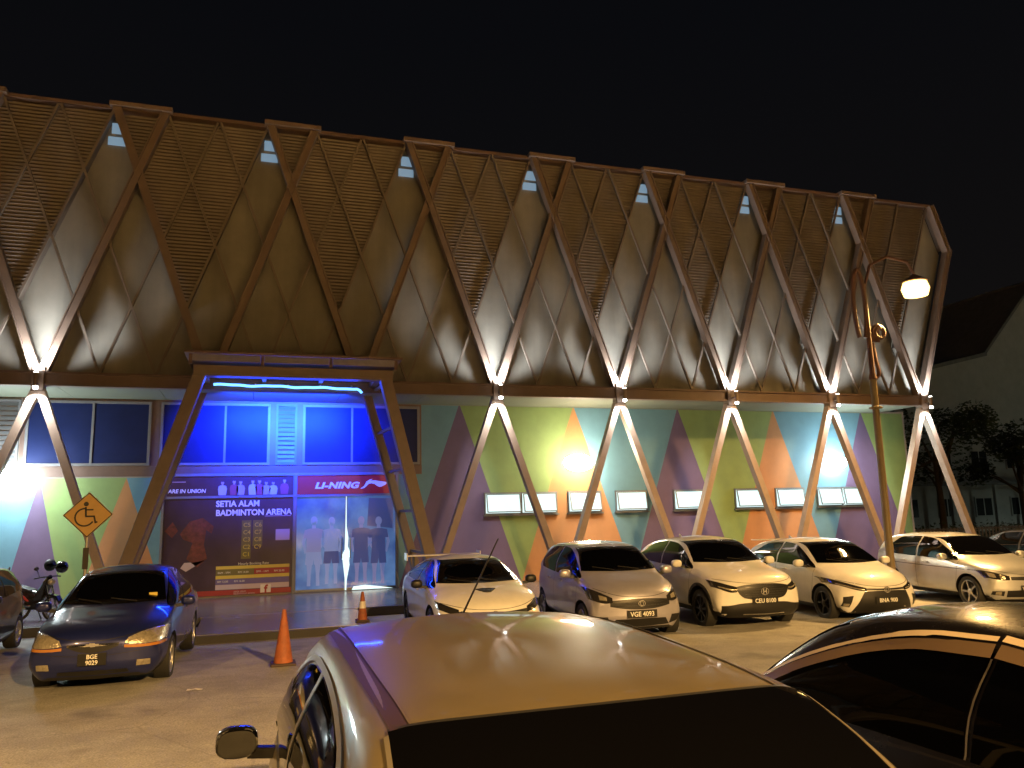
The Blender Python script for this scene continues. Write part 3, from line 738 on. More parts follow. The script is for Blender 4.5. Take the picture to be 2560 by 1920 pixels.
class Car:
    def __init__(s, name, spec, label, loc, rz, group, paint, cat="car", scale=1.):
        s.sp = sp = spec; s.paint = paint
        s.L, s.W = sp['L'], sp['W']; s.hw = s.W/2
        s.root = thing(name, loc, label, cat, group, rz); s.root.scale = (scale,)*3
        s.zt = pchip(sp['top']); s.zs = pchip(sp['sh'])
        s.plan = pchip(sp.get('plan', [(-s.L/2, s.hw*.93), (-s.L*.36, s.hw*.99), (0, s.hw), (s.L*.3, s.hw*.99), (s.L/2, s.hw*.92)]))
        s.zroof = max(p[1] for p in sp['top']); s.roofw = sp.get('roofw', s.hw*.68)
        s.make_body()
    def section(s, x, inset=0.):
        hw = s.plan(x)-inset; zt = s.zt(x)-inset; zb = s.sp.get('zb', .2)+inset
        zs = min(s.zs(x)-inset*.7, zt-.025); c = min(max((zt-zs-.06)/.22, 0), 1)
        hg = min(max((zt-zs)/(s.zroof-s.zs(0)), 0), 1)
        wg = lerp(hw-.07, s.roofw, hg)
        we = lerp(hw*.62, wg, c); ze = zt-lerp(.012, s.sp.get('crown', .05), c)
        zm = zb+(zs-zb)*.52
        keys = [(0, zb), (hw-.14, zb), (hw-.02, zb+.13), (hw, zm), (hw-.012, zs-.13), (hw-.045, zs), (we, ze), (0, zt)]
        rad = [0, .06, .08, .12, .05, .05 if c > .5 else .08, lerp(.2, .13, c), 0]
        pts = round_poly(keys, rad, 4)
        # extra points across roof / hood so it is gently crowned
        a = pts[-2]; n = 5
        top = [(a[0]*(1-i/n), zt-(zt-a[1])*(1-i/n)**2) for i in range(1, n)]
        # and along the glass side
        i6 = len(pts)-1-5; g0, g1 = pts[i6-1], pts[i6]
        bow = [(lerp(g0[0], g1[0], t)+.035*c*math.sin(math.pi*t)*min(1, (zt-zs)/.4), lerp(g0[1], g1[1], t)) for t in (.2, .4, .6, .8)]
        return pts[:i6]+bow+pts[i6:-1]+top+[pts[-1]]
    def warp(s, x, y, z):
        h = s.hw; e = s.L/2; sp = s.sp
        kf, kr = sp.get('kf', .26), sp.get('kr', .16)
        xx = x
        xx -= kf*sstep(e-1.0, e, x)*(abs(y)/h)**2.6
        xx += kr*sstep(-e+.8, -e, x)*(abs(y)/h)**2.6
        t = min(max((z-s.zs(x))/(s.zroof-s.zs(0)), 0), 1)
        kg = sp.get('kg', .14)
        xx -= kg*sstep(0., .8, x)*(y/.65)**2*t
        xx += kg*.7*sstep(-.3, -1., x)*(y/.65)**2*t
        # fascia leans: chin tucked in
        lean = sp.get('chin', .07)
        xx -= lean*sstep(e-.5, e, x)*(1-sstep(.2, .42, z))
        return (xx, y, z)
    def make_body(s):
        e = s.L/2; r = .075
        st = []
        n = 5
        for j in range(n): th = math.pi/2*j/n; st.append((-e+r-r*math.cos(th), r*(1-math.sin(th))))
        N = 84
        for i in range(N+1): st.append((-e+r+(2*e-2*r)*i/N, 0))
        for j in range(n-1, -1, -1): th = math.pi/2*j/n; st.append((e-r+r*math.cos(th), r*(1-math.sin(th))))
        rings = []
        def ring(x, half): return [s.warp(x, y, z) for y, z in half] + [s.warp(x, -y, z) for y, z in reversed(half[1:-1])]
        def caps(x, half):
            zc = (half[0][1]+half[-1][1])/2; out = []
            for q in (.08, .25, .45, .65, .85):
                out.append(ring(x, [(y*q, zc+(z-zc)*q) for y, z in half]))
            return out
        h0 = s.section(*st[0]); h1 = s.section(*st[-1])
        rings += caps(st[0][0], h0)
        for x, ins in st: rings.append(ring(x, s.section(x, ins)))
        rings += list(reversed(caps(st[-1][0], h1)))
        m = MB(); nn = len(rings[0])
        for rg in rings: m.v += rg
        for j in range(len(rings)-1):
            for q in range(nn): m.f.append((j*nn+q, j*nn+(q+1) % nn, (j+1)*nn+(q+1) % nn, (j+1)*nn+q)); m.m.append(0)
        m.f.append(tuple(reversed(range(nn)))); m.m.append(0)
        m.f.append(tuple((len(rings)-1)*nn+q for q in range(nn))); m.m.append(0)
        s.bvh = BVHTree.FromPolygons([Vector(v) for v in m.v], m.f)
        me = m.mesh("body", [s.paint, M_BLACK])
        # cut the wheel wells
        tmp = bpy.data.objects.new("tmp", me); COL.objects.link(tmp); cut = []
        for xw in (s.sp['xf'], s.sp['xr']):
            for sg in (1, -1):
                rw = s.sp['r']+s.sp.get('arch', .045)
                y0, y1 = sg*(s.hw-.3), sg*(s.hw+.2)
                c = MB().extr([(rw*math.cos(2*math.pi*i/40), rw*math.sin(2*math.pi*i/40)) for i in range(40)], (xw, min(y0, y1), s.sp['r']+.01), (xw, max(y0, y1), s.sp['r']+.01), (1, 0, 0), (0, 0, 1))
                co = bpy.data.objects.new("cut", c.mesh("cut", [M_BLACK])); COL.objects.link(co); cut.append(co)
                md = tmp.modifiers.new("b", 'BOOLEAN'); md.object = co; md.operation = 'DIFFERENCE'; md.solver = 'EXACT'
                try: md.material_mode = 'TRANSFER'
                except Exception: pass
        bpy.context.view_layer.update()
        me2 = bpy.data.meshes.new_from_object(tmp.evaluated_get(bpy.context.evaluated_depsgraph_get()))
        for c in cut: bpy.data.objects.remove(c)
        bpy.data.objects.remove(tmp)
        me2.name = "body"
        lowz = s.sp.get('clad', None)
        bi = None
        for i, mm in enumerate(me2.materials):
            if mm == M_BLACK: bi = i
        for p in me2.polygons:
            if p.normal.z < -.6 and p.center.z < .35: p.material_index = bi
        me2.shade_smooth(); me2.set_sharp_from_angle(angle=R(38))
        s.body = link("body", me2, s.root)
    # ---- panels laid on the body
    def hit(s, o, d, off):
        h = s.bvh.ray_cast(Vector(o), Vector(d))
        if h[0] is None:
            h = s.bvh.find_nearest(Vector(o)+Vector(d)*6)
            nrm = h[1]
        else: nrm = h[1]
        if nrm.dot(Vector(d)) > 0: nrm = -nrm
        return h[0]+nrm*off
    def proj(s, view, a, b, off):
        if view == 'L': return s.hit((a, 4, b), (0, -1, 0), off)
        if view == 'R': return s.hit((a, -4, b), (0, 1, 0), off)
        if view == 'F': return s.hit((6, a, b), (-1, 0, 0), off)
        if view == 'B': return s.hit((-6, a, b), (1, 0, 0), off)
        if view == 'T': return s.hit((a, b, 5), (0, 0, -1), off)
        if view == 'FL': d = Vector((-.72, -.69, 0)).normalized(); pr = Vector((.69, -.72, 0)); return s.hit(Vector((0, 0, b))+pr*a-d*6, d, off)
    @staticmethod
    def resample(pl, n, smooth=True):
        P = [Vector(p) for p in pl]
        if smooth and len(P) > 2:
            for _ in range(2):
                Q = [P[0]]
                for i in range(len(P)-1): Q += [P[i].lerp(P[i+1], .25), P[i].lerp(P[i+1], .75)]
                Q.append(P[-1]); P = Q
        d = [0]
        for i in range(1, len(P)): d.append(d[-1]+(P[i]-P[i-1]).length)
        out = []
        for j in range(n+1):
            t = d[-1]*j/n; i = 0
            while i < len(d)-2 and d[i+1] < t: i += 1
            u = (t-d[i])/max(d[i+1]-d[i], 1e-9); out.append(P[i].lerp(P[i+1], u))
        return out
    def patch(s, name, view, lo, hi, m, off=.006, n=18, k=6, parent=None, smooth=True, rim=.012):
        A = s.resample(lo, n, smooth); Bq = s.resample(hi, n, smooth)
        rows = []
        for j in range(k+1):
            rows.append([s.proj(view, *(A[i].lerp(Bq[i], j/k)), off) for i in range(n+1)])
        mb = MB().grid(rows)
        # turned edge down into the body gives the panel thickness
        if rim:
            for line in (rows[0], rows[-1], [r_[0] for r_ in rows], [r_[-1] for r_ in rows]):
                c = sum((Vector(q) for q in line), Vector())/len(line)
                back = {'L': (0,-1,0), 'R': (0,1,0), 'F': (-1,0,0), 'B': (1,0,0), 'T': (0,0,-1), 'FL': (-.7,-.7,0)}[view]
                mb.grid([line, [Vector(q)+Vector(back)*rim for q in line]])
        return mb.build(name, m, parent or s.root, smooth=True, ang=50)
    def both(s, name, lo, hi, m, **kw):
        return [s.patch(name, v, lo, hi, m, **kw) for v in ('L', 'R')]
    def pair(s, name, lo, hi, m, **kw):
        """front or back view panel mirrored in y"""
        v = kw.pop('view', 'F')
        return [s.patch(name, v, [(sg*a, b) for a, b in lo], [(sg*a, b) for a, b in hi], m, **kw) for sg in (1, -1)]
    def seam(s, name, view, pts, wd=.007, m=None, off=.0025, closed=False, n=24, smooth=True):
        P = s.resample(pts, n, smooth); rows = [[], []]
        for i, p in enumerate(P):
            t = (P[min(i+1, len(P)-1)]-P[max(i-1, 0)]).normalized(); nn = Vector((-t.y, t.x))
            rows[0].append(s.proj(view, *(p+nn*wd/2), off)); rows[1].append(s.proj(view, *(p-nn*wd/2), off))
        return MB().grid(rows).build(name, m or M_BLACK, s.root, smooth=True)
    def wheels(s, rim_m, spokes=5, width=.205, rimr=.70):
        sp = s.sp; r = sp['r']
        key = ('wheel', r, width, spokes, rim_m.name, rimr)
        if key not in CACHE:
            h = width/2
            ty = MB().lathe([(r*rimr, -h*.85), (r*.82, -h), (r*.95, -h*.96), (r*.99, -h*.8), (r, -h*.5), (r, h*.5), (r*.99, h*.8), (r*.95, h*.96), (r*.82, h), (r*rimr, h*.85)], (0,0,0), 'y', 36).mesh("tyre", M_RUBBER, True)
            q = r*rimr; rb = MB()
            rb.lathe([(q*1.02, h*.86), (q*.98, h*.9), (q*.93, h*.8), (q*.9, h*.2), (q*.9, -h*.8), (q*1.01, -h*.84)], (0,0,0), 'y', 36)
            rb.lathe([(.001, h*.82), (.045, h*.82), (.065, h*.72), (.07, h*.3), (.001, h*.3)], (0,0,0), 'y', 16)
            for i in range(spokes):
                a = 2*math.pi*i/spokes; d = Vector((math.cos(a), 0, math.sin(a))); t = Vector((-math.sin(a), 0, math.cos(a)))
                w0, w1 = q*.17, q*.25
                p0 = d*.05; p1 = d*q*.95; yy = Vector((0, 1, 0)); i0 = len(rb.v)
                for p, ww, ya, yb in ((p0, w0, h*.3, h*.76), (p1, w1, h*.3, h*.72)):
                    rb.v += [tuple(p-t*ww/2+yy*ya), tuple(p+t*ww/2+yy*ya), tuple(p+t*ww*.36+yy*yb), tuple(p-t*ww*.36+yy*yb)]
                for f_ in ((0,1,5,4), (1,2,6,5), (2,3,7,6), (3,0,4,7), (0,3,2,1), (4,5,6,7)): rb.f.append(tuple(i0+z for z in f_)); rb.m.append(0)
            rb.lathe([(.001, -h*.1), (q*.89, -h*.1)], (0,0,0), 'y', 24, 1)
            rm = rb.mesh("rim", [rim_m, M_BLACK], True, ang=30)
            CACHE[key] = (ty, rm)
        ty, rm = CACHE[key]
        for xw in (sp['xf'], sp['xr']):
            for sg in (1, -1):
                wl = bpy.data.objects.new("wheel", None); COL.objects.link(wl); wl.parent = s.root; wl.empty_display_size = .1
                wl.location = (xw, sg*(s.hw-.02-width/2), r); wl.rotation_euler = (0, 0, 0 if sg > 0 else math.pi)
                link("tyre", ty, wl, (0,0,0)); link("rim", rm, wl, (0,0,0))
    def mirrors(s, x, z, m, glass=None, out=.10):
        for sg in (1, -1):
            y = sg*(s.hw+out)
            b_ = MB().ball((0, 0, 0), 1, 1, 1, 20, 12)
            sq = lambda q: math.copysign(abs(q)**.72, q)
            b_.v = [(x+sq(v[0])*.075, y+sq(v[1])*.10, z+sq(v[2])*.072) for v in b_.v]
            for i, v in enumerate(b_.v):
                if v[0] < x-.03: b_.v[i] = (x-.03-.01*((v[1]-y)/.1)**2, v[1], v[2])
            mm = b_.build("mirror", m, s.root, smooth=True)
            MB().bar((x+.01, sg*(s.hw-.09), z-.07), (x, y-sg*.05, z-.05), .05, .05, (1,0,0)).build("mirror_stalk", M_BLACK, mm)
            MB().poly([(x-.0465, y+math.copysign(abs(a)**.72, a)*.086, z+math.copysign(abs(b)**.72, b)*.06) for a, b in oval(0, 0, 1, 1, 24)]).build("mirror_glass", glass or mat('mirror_glass', (.3, .3, .32), .05, 1.), mm)
    def handles(s, xs_, z, m):
        for xx in xs_:
            for v, sg in (('L', 1), ('R', -1)):
                p = s.proj(v, xx, z, .0)
                MB().box(p.x-.09, p.x+.09, p.y-.012, p.y+.03*sg if sg > 0 else p.y+.012, p.z-.014, p.z+.014).build("door_handle", m, s.root, bevel=.008) if sg > 0 else \
                MB().box(p.x-.09, p.x+.09, p.y-.03, p.y+.012, p.z-.014, p.z+.014).build("door_handle", m, s.root, bevel=.008)
    def plate(s, txt, z, view='F', wd=.5, hh=.12, two=None):
        sg = 1 if view == 'F' else -1
        p = s.proj(view, 0, z, .0); x = max(p.x*sg, s.proj(view, 0, z+hh/2, 0).x*sg, s.proj(view, 0, z-hh/2, 0).x*sg)*sg + sg*.012
        pl = MB().box(x-.006, x+.006, -wd/2, wd/2, z-hh/2, z+hh/2).build("number_plate", M_PLATE, s.root, bevel=.003)
        lines = [txt] if not two else [txt, two]
        for i, tx in enumerate(lines):
            size = hh*.86 if not two else hh*.5
            me = text_mesh("plate_text", tx, size, M_PTEXT, align='CENTER', bold=.001, sx=.95)
            # faces -Y by default: turn to face +X (front) or -X (back)
            for v in me.vertices:
                c = v.co.copy(); v.co = Vector((-c.y*sg, c.x*sg, c.z))
            zz = z-size*.36 if not two else z+(.06 if i == 0 else -hh*.42)
            if two: zz = z+hh*.06 if i == 0 else z-hh*.42
            link("plate_text", me, pl, (x+sg*.0085, 0, zz))
        return pl
    def screen(s, wb, wt, z0, z1, m=None, bow=.02):
        s.patch("windscreen", 'F', [(-wb, z0+.01), (-wb*.5, z0+bow*.3), (0, z0+bow*.0), (wb*.5, z0+bow*.3), (wb, z0+.01)], [(-wt, z1-bow), (-wt*.5, z1-.004), (0, z1), (wt*.5, z1-.004), (wt, z1-bow)], m or M_GLASS, n=24, k=12)
    def rear(s, wb, wt, z0, z1):
        s.patch("rear_window", 'B', [(-wb, z0+.01), (0, z0), (wb, z0+.01)], [(-wt, z1-.02), (-wt*.5, z1-.004), (0, z1), (wt*.5, z1-.004), (wt, z1-.02)], M_GLASS, n=24, k=12)
    def wipers(s, z, wb):
        for y0, y1 in ((-.15, -wb*.8), (.5*wb, -.05)):
            a = s.proj('F', y0, z+.01, .02); b = s.proj('F', y1, z+.06, .02); c = s.proj('F', (y0+y1)/2, z+.035, .022)
            MB().tube([a, c, b], .008, 6).build("wiper", M_BLACK, s.root)
CACHE = {}

def paint_mat(name, col, metal=.0, rough=.35, coat=.9):
    m = mat(name, col, rough, metal, coat=coat, coat_rough=.05, noise=.09, nscale=3.5)
    return m
P_BLUE = paint_mat("paint_navy", (.013, .02, .115), .35, .3)
P_WHITE = paint_mat("paint_pearl_white", (.74, .73, .70), 0, .4)
P_WHITE2 = paint_mat("paint_white", (.72, .71, .69), 0, .4)
P_AX = paint_mat("paint_silver_led_tint", (.44, .43, .52), .5, .35)  # lilac cast of the LED light mixed into the silver paint
P_SILV = paint_mat("paint_silver", (.55, .56, .58), .6, .35)
P_CHAMP = paint_mat("paint_champagne", (.19, .155, .095), .6, .38, .55)
P_BLK = paint_mat("paint_black", (.006, .005, .005), .1, .25)
P_DARK = paint_mat("paint_graphite", (.03, .03, .034), .4, .3)
ROW = "cars parked in front of the hall"
def facing(a): return -math.pi/2-R(a)

def bowtie(c, z, m):
    p = c.proj('F', 0, z, .014)
    MB().extr([(-.075, -.012), (-.03, -.012), (-.024, -.024), (.03, -.024), (.036, -.012), (.075, -.012), (.07, .012), (.028, .012), (.022, .024), (-.034, .024), (-.04, .012), (-.08, .012)], (p.x-.02, 0, z), (p.x+.008, 0, z), (0, 1, 0), (0, 0, 1)).build("emblem", m, c.root)
def ring_emblem(c, z, r, m, letter=None):
    p = c.proj('F', 0, z, .0); x = p.x+.012
    e = MB().tube([(x, r*math.cos(2*math.pi*i/20), z+r*.8*math.sin(2*math.pi*i/20)) for i in range(21)], .008, 6, cap=False)
    if letter == 'H':
        for y in (-.028, .028): e.box(x-.006, x+.006, y-.009, y+.009, z-.045, z+.045)
        e.box(x-.006, x+.006, -.022, .022, z-.009, z+.009)
    if letter == 'V':
        for sg in (1, -1):
            e.bar((x, sg*.05, z+.045), (x, sg*.018, z-.03), .014, .012); e.bar((x, sg*.018, z-.03), (x, 0, z+.01), .012, .012)
    if letter == 'T':
        e.tube([(x, .45*r*math.cos(2*math.pi*i/16), z+r*.7*math.sin(2*math.pi*i/16)) for i in range(17)], .007, 6, cap=False)
    e.build("emblem", m, c.root, smooth=True)

# --- navy sedan, nose to the viewer, left of the entrance
S_SED = dict(L=4.31, W=1.70, xf=1.30, xr=-1.18, r=.295, zb=.19, roofw=.56, kf=.24,
    top=[(-2.155, .93), (-2.05, 1.03), (-1.5, 1.08), (-.95, 1.38), (-.5, 1.485), (0, 1.50), (.35, 1.45), (1.1, 1.03), (1.3, .985), (1.85, .87), (2.06, .78), (2.155, .70)],
    sh=[(-2.155, .84), (-1.5, .95), (0, .93), (1.0, .90), (1.7, .80), (2.155, .62)])
c = Car("parked_car", S_SED, "navy blue sedan with amber-lit headlamps beside the orange cone", (-2.02, 14.85, gz(14.85)), facing(2.5), ROW, P_BLUE, scale=1.09)
c.screen(.66, .53, 1.02, 1.425); c.rear(.62, .5, 1.08, 1.40)
c.both("side_window", [(-.95, .97), (-.5, .965), (.0, .955)], [(-.85, 1.2), (-.6, 1.37), (-.3, 1.40), (.0, 1.405)], M_GLASS)
c.both("side_window", [(.06, .955), (.5, .95), (1.0, .95)], [(.06, 1.405), (.3, 1.36), (.6, 1.2), (1.0, .965)], M_GLASS)
c.wheels(M_ALLOY, 7); c.mirrors(.78, 1.0, P_BLUE); c.handles((-.35, -1.0+.95), .84, P_BLUE)
for hl in c.pair("headlamp", [(.36, .625), (.5, .605), (.7, .60), (.80, .62)], [(.40, .69), (.55, .745), (.7, .765), (.80, .76)], M_LAMPCLR, off=.008):
    pass
c.pair("indicator", [(.36, .575), (.55, .56), (.80, .565)], [(.36, .61), (.55, .592), (.80, .60)], M_AMBER, off=.007, k=3)
c.patch("grille", 'F', [(-.29, .60), (-.15, .545), (0, .53), (.15, .545), (.29, .60)], [(-.30, .63), (0, .635), (.30, .63)], M_BLACK, off=.004)
c.patch("grille_bar", 'F', [(-.30, .618), (0, .612), (.30, .618)], [(-.30, .640), (0, .642), (.30, .640)], M_CHROME, off=.014, k=2)
bowtie(c, .63, M_CHROME)
c.patch("lower_intake", 'F', [(-.42, .26), (0, .25), (.42, .26)], [(-.4, .31), (0, .315), (.4, .31)], M_BLACK, off=.004)
c.pair("fog_lamp", [(.50, .335), (.66, .335)], [(.51, .41), (.66, .405)], M_LAMPCLR, off=.008, smooth=False, k=3)
c.plate("BGE", .455, wd=.33, hh=.15, two="9029")
c.seam("bonnet_seam", 'F', [(-.74, .80), (-.35, .70), (0, .665), (.35, .70), (.74, .80)])
c.seam("bumper_seam", 'F', [(-.8, .55), (-.3, .50), (0, .49), (.3, .50), (.8, .55)], wd=.006)
for v in ('L', 'R'):
    c.seam("door_seam", v, [(1.02, .95), (1.0, .6), (.92, .3)]); c.seam("door_seam", v, [(.03, .95), (.03, .3)], smooth=False); c.seam("door_seam", v, [(-.9, .95), (-.86, .75), (-.95, .6)])
c.wipers(1.02, .6)
pz = c.proj('F', -.45+.93, 1.1, .012)
MB().box(pz.x-.003, pz.x+.003, pz.y-.055, pz.y+.055, pz.z-.03, pz.z+.03).build("permit_sticker", M_YEL, c.root).rotation_euler = (0, 0, 0)

# --- white hot hatch
S_CIV = dict(L=4.55, W=1.87, xf=1.42, xr=-1.28, r=.325, zb=.17, roofw=.58, kf=.32,
    top=[(-2.275, .93), (-2.2, 1.04), (-1.8, 1.12), (-1.0, 1.34), (-.3, 1.425), (.1, 1.43), (.45, 1.38), (1.25, 1.0), (1.5, .955), (2.0, .83), (2.2, .72), (2.275, .62)],
    sh=[(-2.275, .88), (-1.5, .97), (0, .93), (1.0, .89), (1.8, .80), (2.275, .56)])
c = Car("parked_car", S_CIV, "white hatchback with black bonnet scoop right of the glass doors", (4.05, 15.9, gz(15.9)), facing(2), ROW, P_WHITE, scale=1.09)
c.screen(.72, .56, .995, 1.37); c.rear(.6, .5, 1.12, 1.34)
c.both("side_window", [(-1.2, .99), (-.6, .97), (-.1, .96)], [(-1.2, 1.08), (-.8, 1.25), (-.4, 1.33), (-.1, 1.345)], M_GLASS)
c.both("side_window", [(-.04, .96), (.5, .94), (1.12, .93)], [(-.04, 1.345), (.25, 1.32), (.6, 1.17), (1.12, .945)], M_GLASS)
c.wheels(M_DALLOY, 10); c.mirrors(.85, 1.0, M_BLACK)
c.patch("grille", 'F', [(-.6, .60), (-.3, .555), (0, .55), (.3, .555), (.6, .60)], [(-.62, .655), (-.3, .63), (0, .625), (.3, .63), (.62, .655)], M_BLACK, off=.006)
for hl in c.pair("headlamp", [(.56, .60), (.7, .615), (.84, .67)], [(.56, .675), (.7, .72), (.86, .78)], M_LAMPDRK, off=.008): pass
c.pair("lamp_strip", [(.58, .665), (.72, .705), (.85, .76)], [(.58, .673), (.72, .714), (.86, .772)], M_CHROME, off=.012, k=2)
c.patch("lower_intake", 'F', [(-.5, .24), (0, .23), (.5, .24)], [(-.6, .42), (0, .44), (.6, .42)], M_BLACK, off=.005)
c.patch("bonnet_scoop", 'T', [(1.62, -.17), (1.58, 0), (1.62, .17)], [(1.78, -.06), (1.80, 0), (1.78, .06)], M_BLACK, off=.012)
c.seam("bonnet_seam", 'F', [(-.8, .76), (-.4, .68), (0, .66), (.4, .68), (.8, .76)])
for v in ('L', 'R'): c.seam("door_seam", v, [(1.12, .92), (1.1, .6), (1.0, .3)]); c.seam("door_seam", v, [(-.07, .95), (-.07, .3)], smooth=False)
ring_emblem(c, .595, .06, M_CHROME, 'H'); c.wipers(.995, .65); c.handles((-.4, .1), .85, P_WHITE)
wg = MB().box(-2.3, -2.02, -.78, .78, 1.30, 1.33).build("rear_wing", P_WHITE, c.root, bevel=.012)
for sg in (1, -1): MB().box(-2.24, -2.08, sg*.62-.015, sg*.62+.015, .98, 1.3).build("wing_upright", M_BLACK, wg); MB().box(-2.33, -1.98, sg*.785-.012, sg*.785+.012, 1.22, 1.38).build("wing_end", P_WHITE, wg, bevel=.01)

# --- silver compact hatch, LED lilac put into its paint
S_AX = dict(L=3.65, W=1.66, xf=1.16, xr=-1.30, r=.285, zb=.18, roofw=.57, kf=.26, kg=.12,
    top=[(-1.825, 1.02), (-1.77, 1.25), (-1.5, 1.43), (-1.0, 1.495), (-.2, 1.515), (.15, 1.49), (.4, 1.43), (1.05, 1.05), (1.22, 1.0), (1.58, .89), (1.76, .79), (1.825, .70)],
    sh=[(-1.825, .92), (-1.2, .98), (0, .93), (.9, .90), (1.5, .82), (1.825, .62)])
c = Car("parked_car", S_AX, "LED-tinted silver compact hatchback between the white hatchback and white SUV", (6.85, 15.3, gz(15.3)), facing(5), ROW, P_AX, scale=1.14)
c.screen(.67, .55, 1.045, 1.435); c.rear(.58, .5, 1.1, 1.38)
c.both("side_window", [(-1.35, 1.02), (-.9, .99), (-.42, .97)], [(-1.35, 1.2), (-1.1, 1.37), (-.8, 1.41), (-.42, 1.42)], M_GLASS)
c.both("side_window", [(-.36, .97), (.3, .95), (.95, .945)], [(-.36, 1.42), (.1, 1.40), (.5, 1.24), (.95, .96)], M_GLASS)
c.wheels(M_ALLOY, 6, rimr=.66); c.mirrors(.72, 1.02, P_AX); c.handles((-.75, .0), .86, P_AX)
c.patch("grille", 'F', [(-.5, .56), (-.25, .515), (0, .505), (.25, .515), (.5, .56)], [(-.5, .645), (-.25, .665), (0, .675), (.25, .665), (.5, .645)], M_BLACK, off=.006)
for z in (.565, .61): c.patch("grille_bar", 'F', [(-.42, z), (0, z-.012), (.42, z)], [(-.42, z+.012), (0, z), (.42, z+.012)], M_DALLOY, off=.012, k=2)
for hl in c.pair("headlamp", [(.46, .62), (.6, .60), (.76, .66)], [(.46, .69), (.62, .77), (.78, .84)], M_LAMPDRK, off=.008): pass
c.pair("lamp_reflector", [(.54, .645), (.64, .655)], [(.54, .70), (.64, .725)], M_LAMPCLR, off=.013, k=3)
c.patch("lower_intake", 'F', [(-.5, .25), (0, .235), (.5, .25)], [(-.42, .36), (0, .37), (.42, .36)], M_BLACK, off=.005)
c.pair("fog_pocket", [(.5, .26), (.7, .3)], [(.54, .40), (.72, .40)], M_BLACK, off=.006, smooth=False)
ring_emblem(c, .60, .055, M_CHROME, 'T'); c.plate("VGE 4093", .44)
c.seam("bonnet_seam", 'F', [(-.72, .84), (-.4, .72), (0, .69), (.4, .72), (.72, .84)])
for v in ('L', 'R'): c.seam("door_seam", v, [(.98, .93), (.95, .6), (.86, .3)]); c.seam("door_seam", v, [(-.39, .96), (-.39, .3)], smooth=False)
c.wipers(1.045, .6)

# --- white SUV
S_SUV = dict(L=4.36, W=1.79, xf=1.36, xr=-1.25, r=.345, zb=.24, roofw=.60, kf=.26, arch=.06, kg=.13,
    top=[(-2.18, 1.05), (-2.12, 1.20), (-1.7, 1.42), (-1.0, 1.56), (-.3, 1.60), (.1, 1.58), (.4, 1.53), (1.12, 1.14), (1.32, 1.10), (1.9, 1.0), (2.1, .92), (2.18, .82)],
    sh=[(-2.18, .95), (-1.5, 1.06), (0, 1.02), (1.0, .99), (1.8, .92), (2.18, .72)])
c = Car("parked_car", S_SUV, "white SUV with large black grille in the middle of the row", (9.6, 15.75, gz(15.75)), facing(5), ROW, P_WHITE, scale=1.09)
c.screen(.71, .58, 1.135, 1.535); c.rear(.62, .5, 1.2, 1.5)
c.both("side_window", [(-1.55, 1.10), (-1.0, 1.075), (-.42, 1.055)], [(-1.55, 1.22), (-1.2, 1.42), (-.8, 1.49), (-.42, 1.50)], M_GLASS)
c.both("side_window", [(-.36, 1.055), (.3, 1.04), (1.0, 1.03)], [(-.36, 1.50), (.1, 1.475), (.5, 1.33), (1.0, 1.045)], M_GLASS)
c.wheels(M_DALLOY, 8); c.mirrors(.72, 1.12, P_WHITE); c.handles((-.1,), .95, P_WHITE)
c.patch("grille", 'F', [(-.46, .65), (-.38, .565), (0, .55), (.38, .565), (.46, .65)], [(-.53, .77), (-.3, .815), (0, .82), (.3, .815), (.53, .77)], M_BLACK, off=.008)
for i in range(5):
    z = .60+i*.04; h_ = .36+i*.012
    c.patch("grille_bar", 'F', [(-h_, z), (0, z-.004), (h_, z)], [(-h_, z+.008), (0, z+.004), (h_, z+.008)], M_DALLOY, off=.014, k=2)
for hl in c.pair("headlamp", [(.50, .69), (.62, .675), (.82, .77)], [(.50, .775), (.62, .81), (.83, .88)], M_LAMPDRK, off=.008): pass
c.pair("lamp_strip", [(.5, .725), (.6, .715), (.76, .765)], [(.5, .74), (.6, .735), (.76, .785)], M_LAMPCLR, off=.013, k=2)
c.patch("lower_cladding", 'F', [(-.84, .25), (0, .245), (.84, .25)], [(-.84, .45), (-.6, .455), (-.45, .50), (0, .505), (.45, .50), (.6, .455), (.84, .45)], M_BLACK, off=.012)
c.patch("skid_trim", 'F', [(-.4, .30), (0, .295), (.4, .30)], [(-.4, .32), (0, .318), (.4, .32)], M_CHROME, off=.02, k=2)
ring_emblem(c, .69, .075, M_CHROME, 'H'); c.plate("CEU 8100", .535)
for v in ('L', 'R'):
    c.seam("door_seam", v, [(1.0, 1.02), (.97, .6), (.9, .35)]); c.seam("door_seam", v, [(-.39, 1.04), (-.39, .35)], smooth=False)
    c.patch("sill_cladding", v, [(-.85, .26), (.93, .26)], [(-.85, .36), (.93, .36)], M_BLACK, off=.012, smooth=False)
    for xw in (1.36, -1.25):
        pts = [(xw+.405*math.cos(a), .355+.405*math.sin(a)) for a in [R(5)+R(170)*i/20 for i in range(21)]]
        pto = [(xw+.455*math.cos(a), .355+.455*math.sin(a)) for a in [R(5)+R(170)*i/20 for i in range(21)]]
        c.patch("arch_cladding", v, pts, pto, M_BLACK, off=.014, n=24, k=2)
c.seam("bonnet_seam", 'F', [(-.78, .90), (-.4, .84), (0, .825), (.4, .84), (.78, .90)])
c.wipers(1.135, .62)
MB().extr([(-.1, 0), (.06, 0), (-.09, .07)], (-1.15, -.012, 1.54), (-1.15, .012, 1.54), (1, 0, 0), (0, 0, 1)).build("antenna_fin", P_WHITE, c.root)

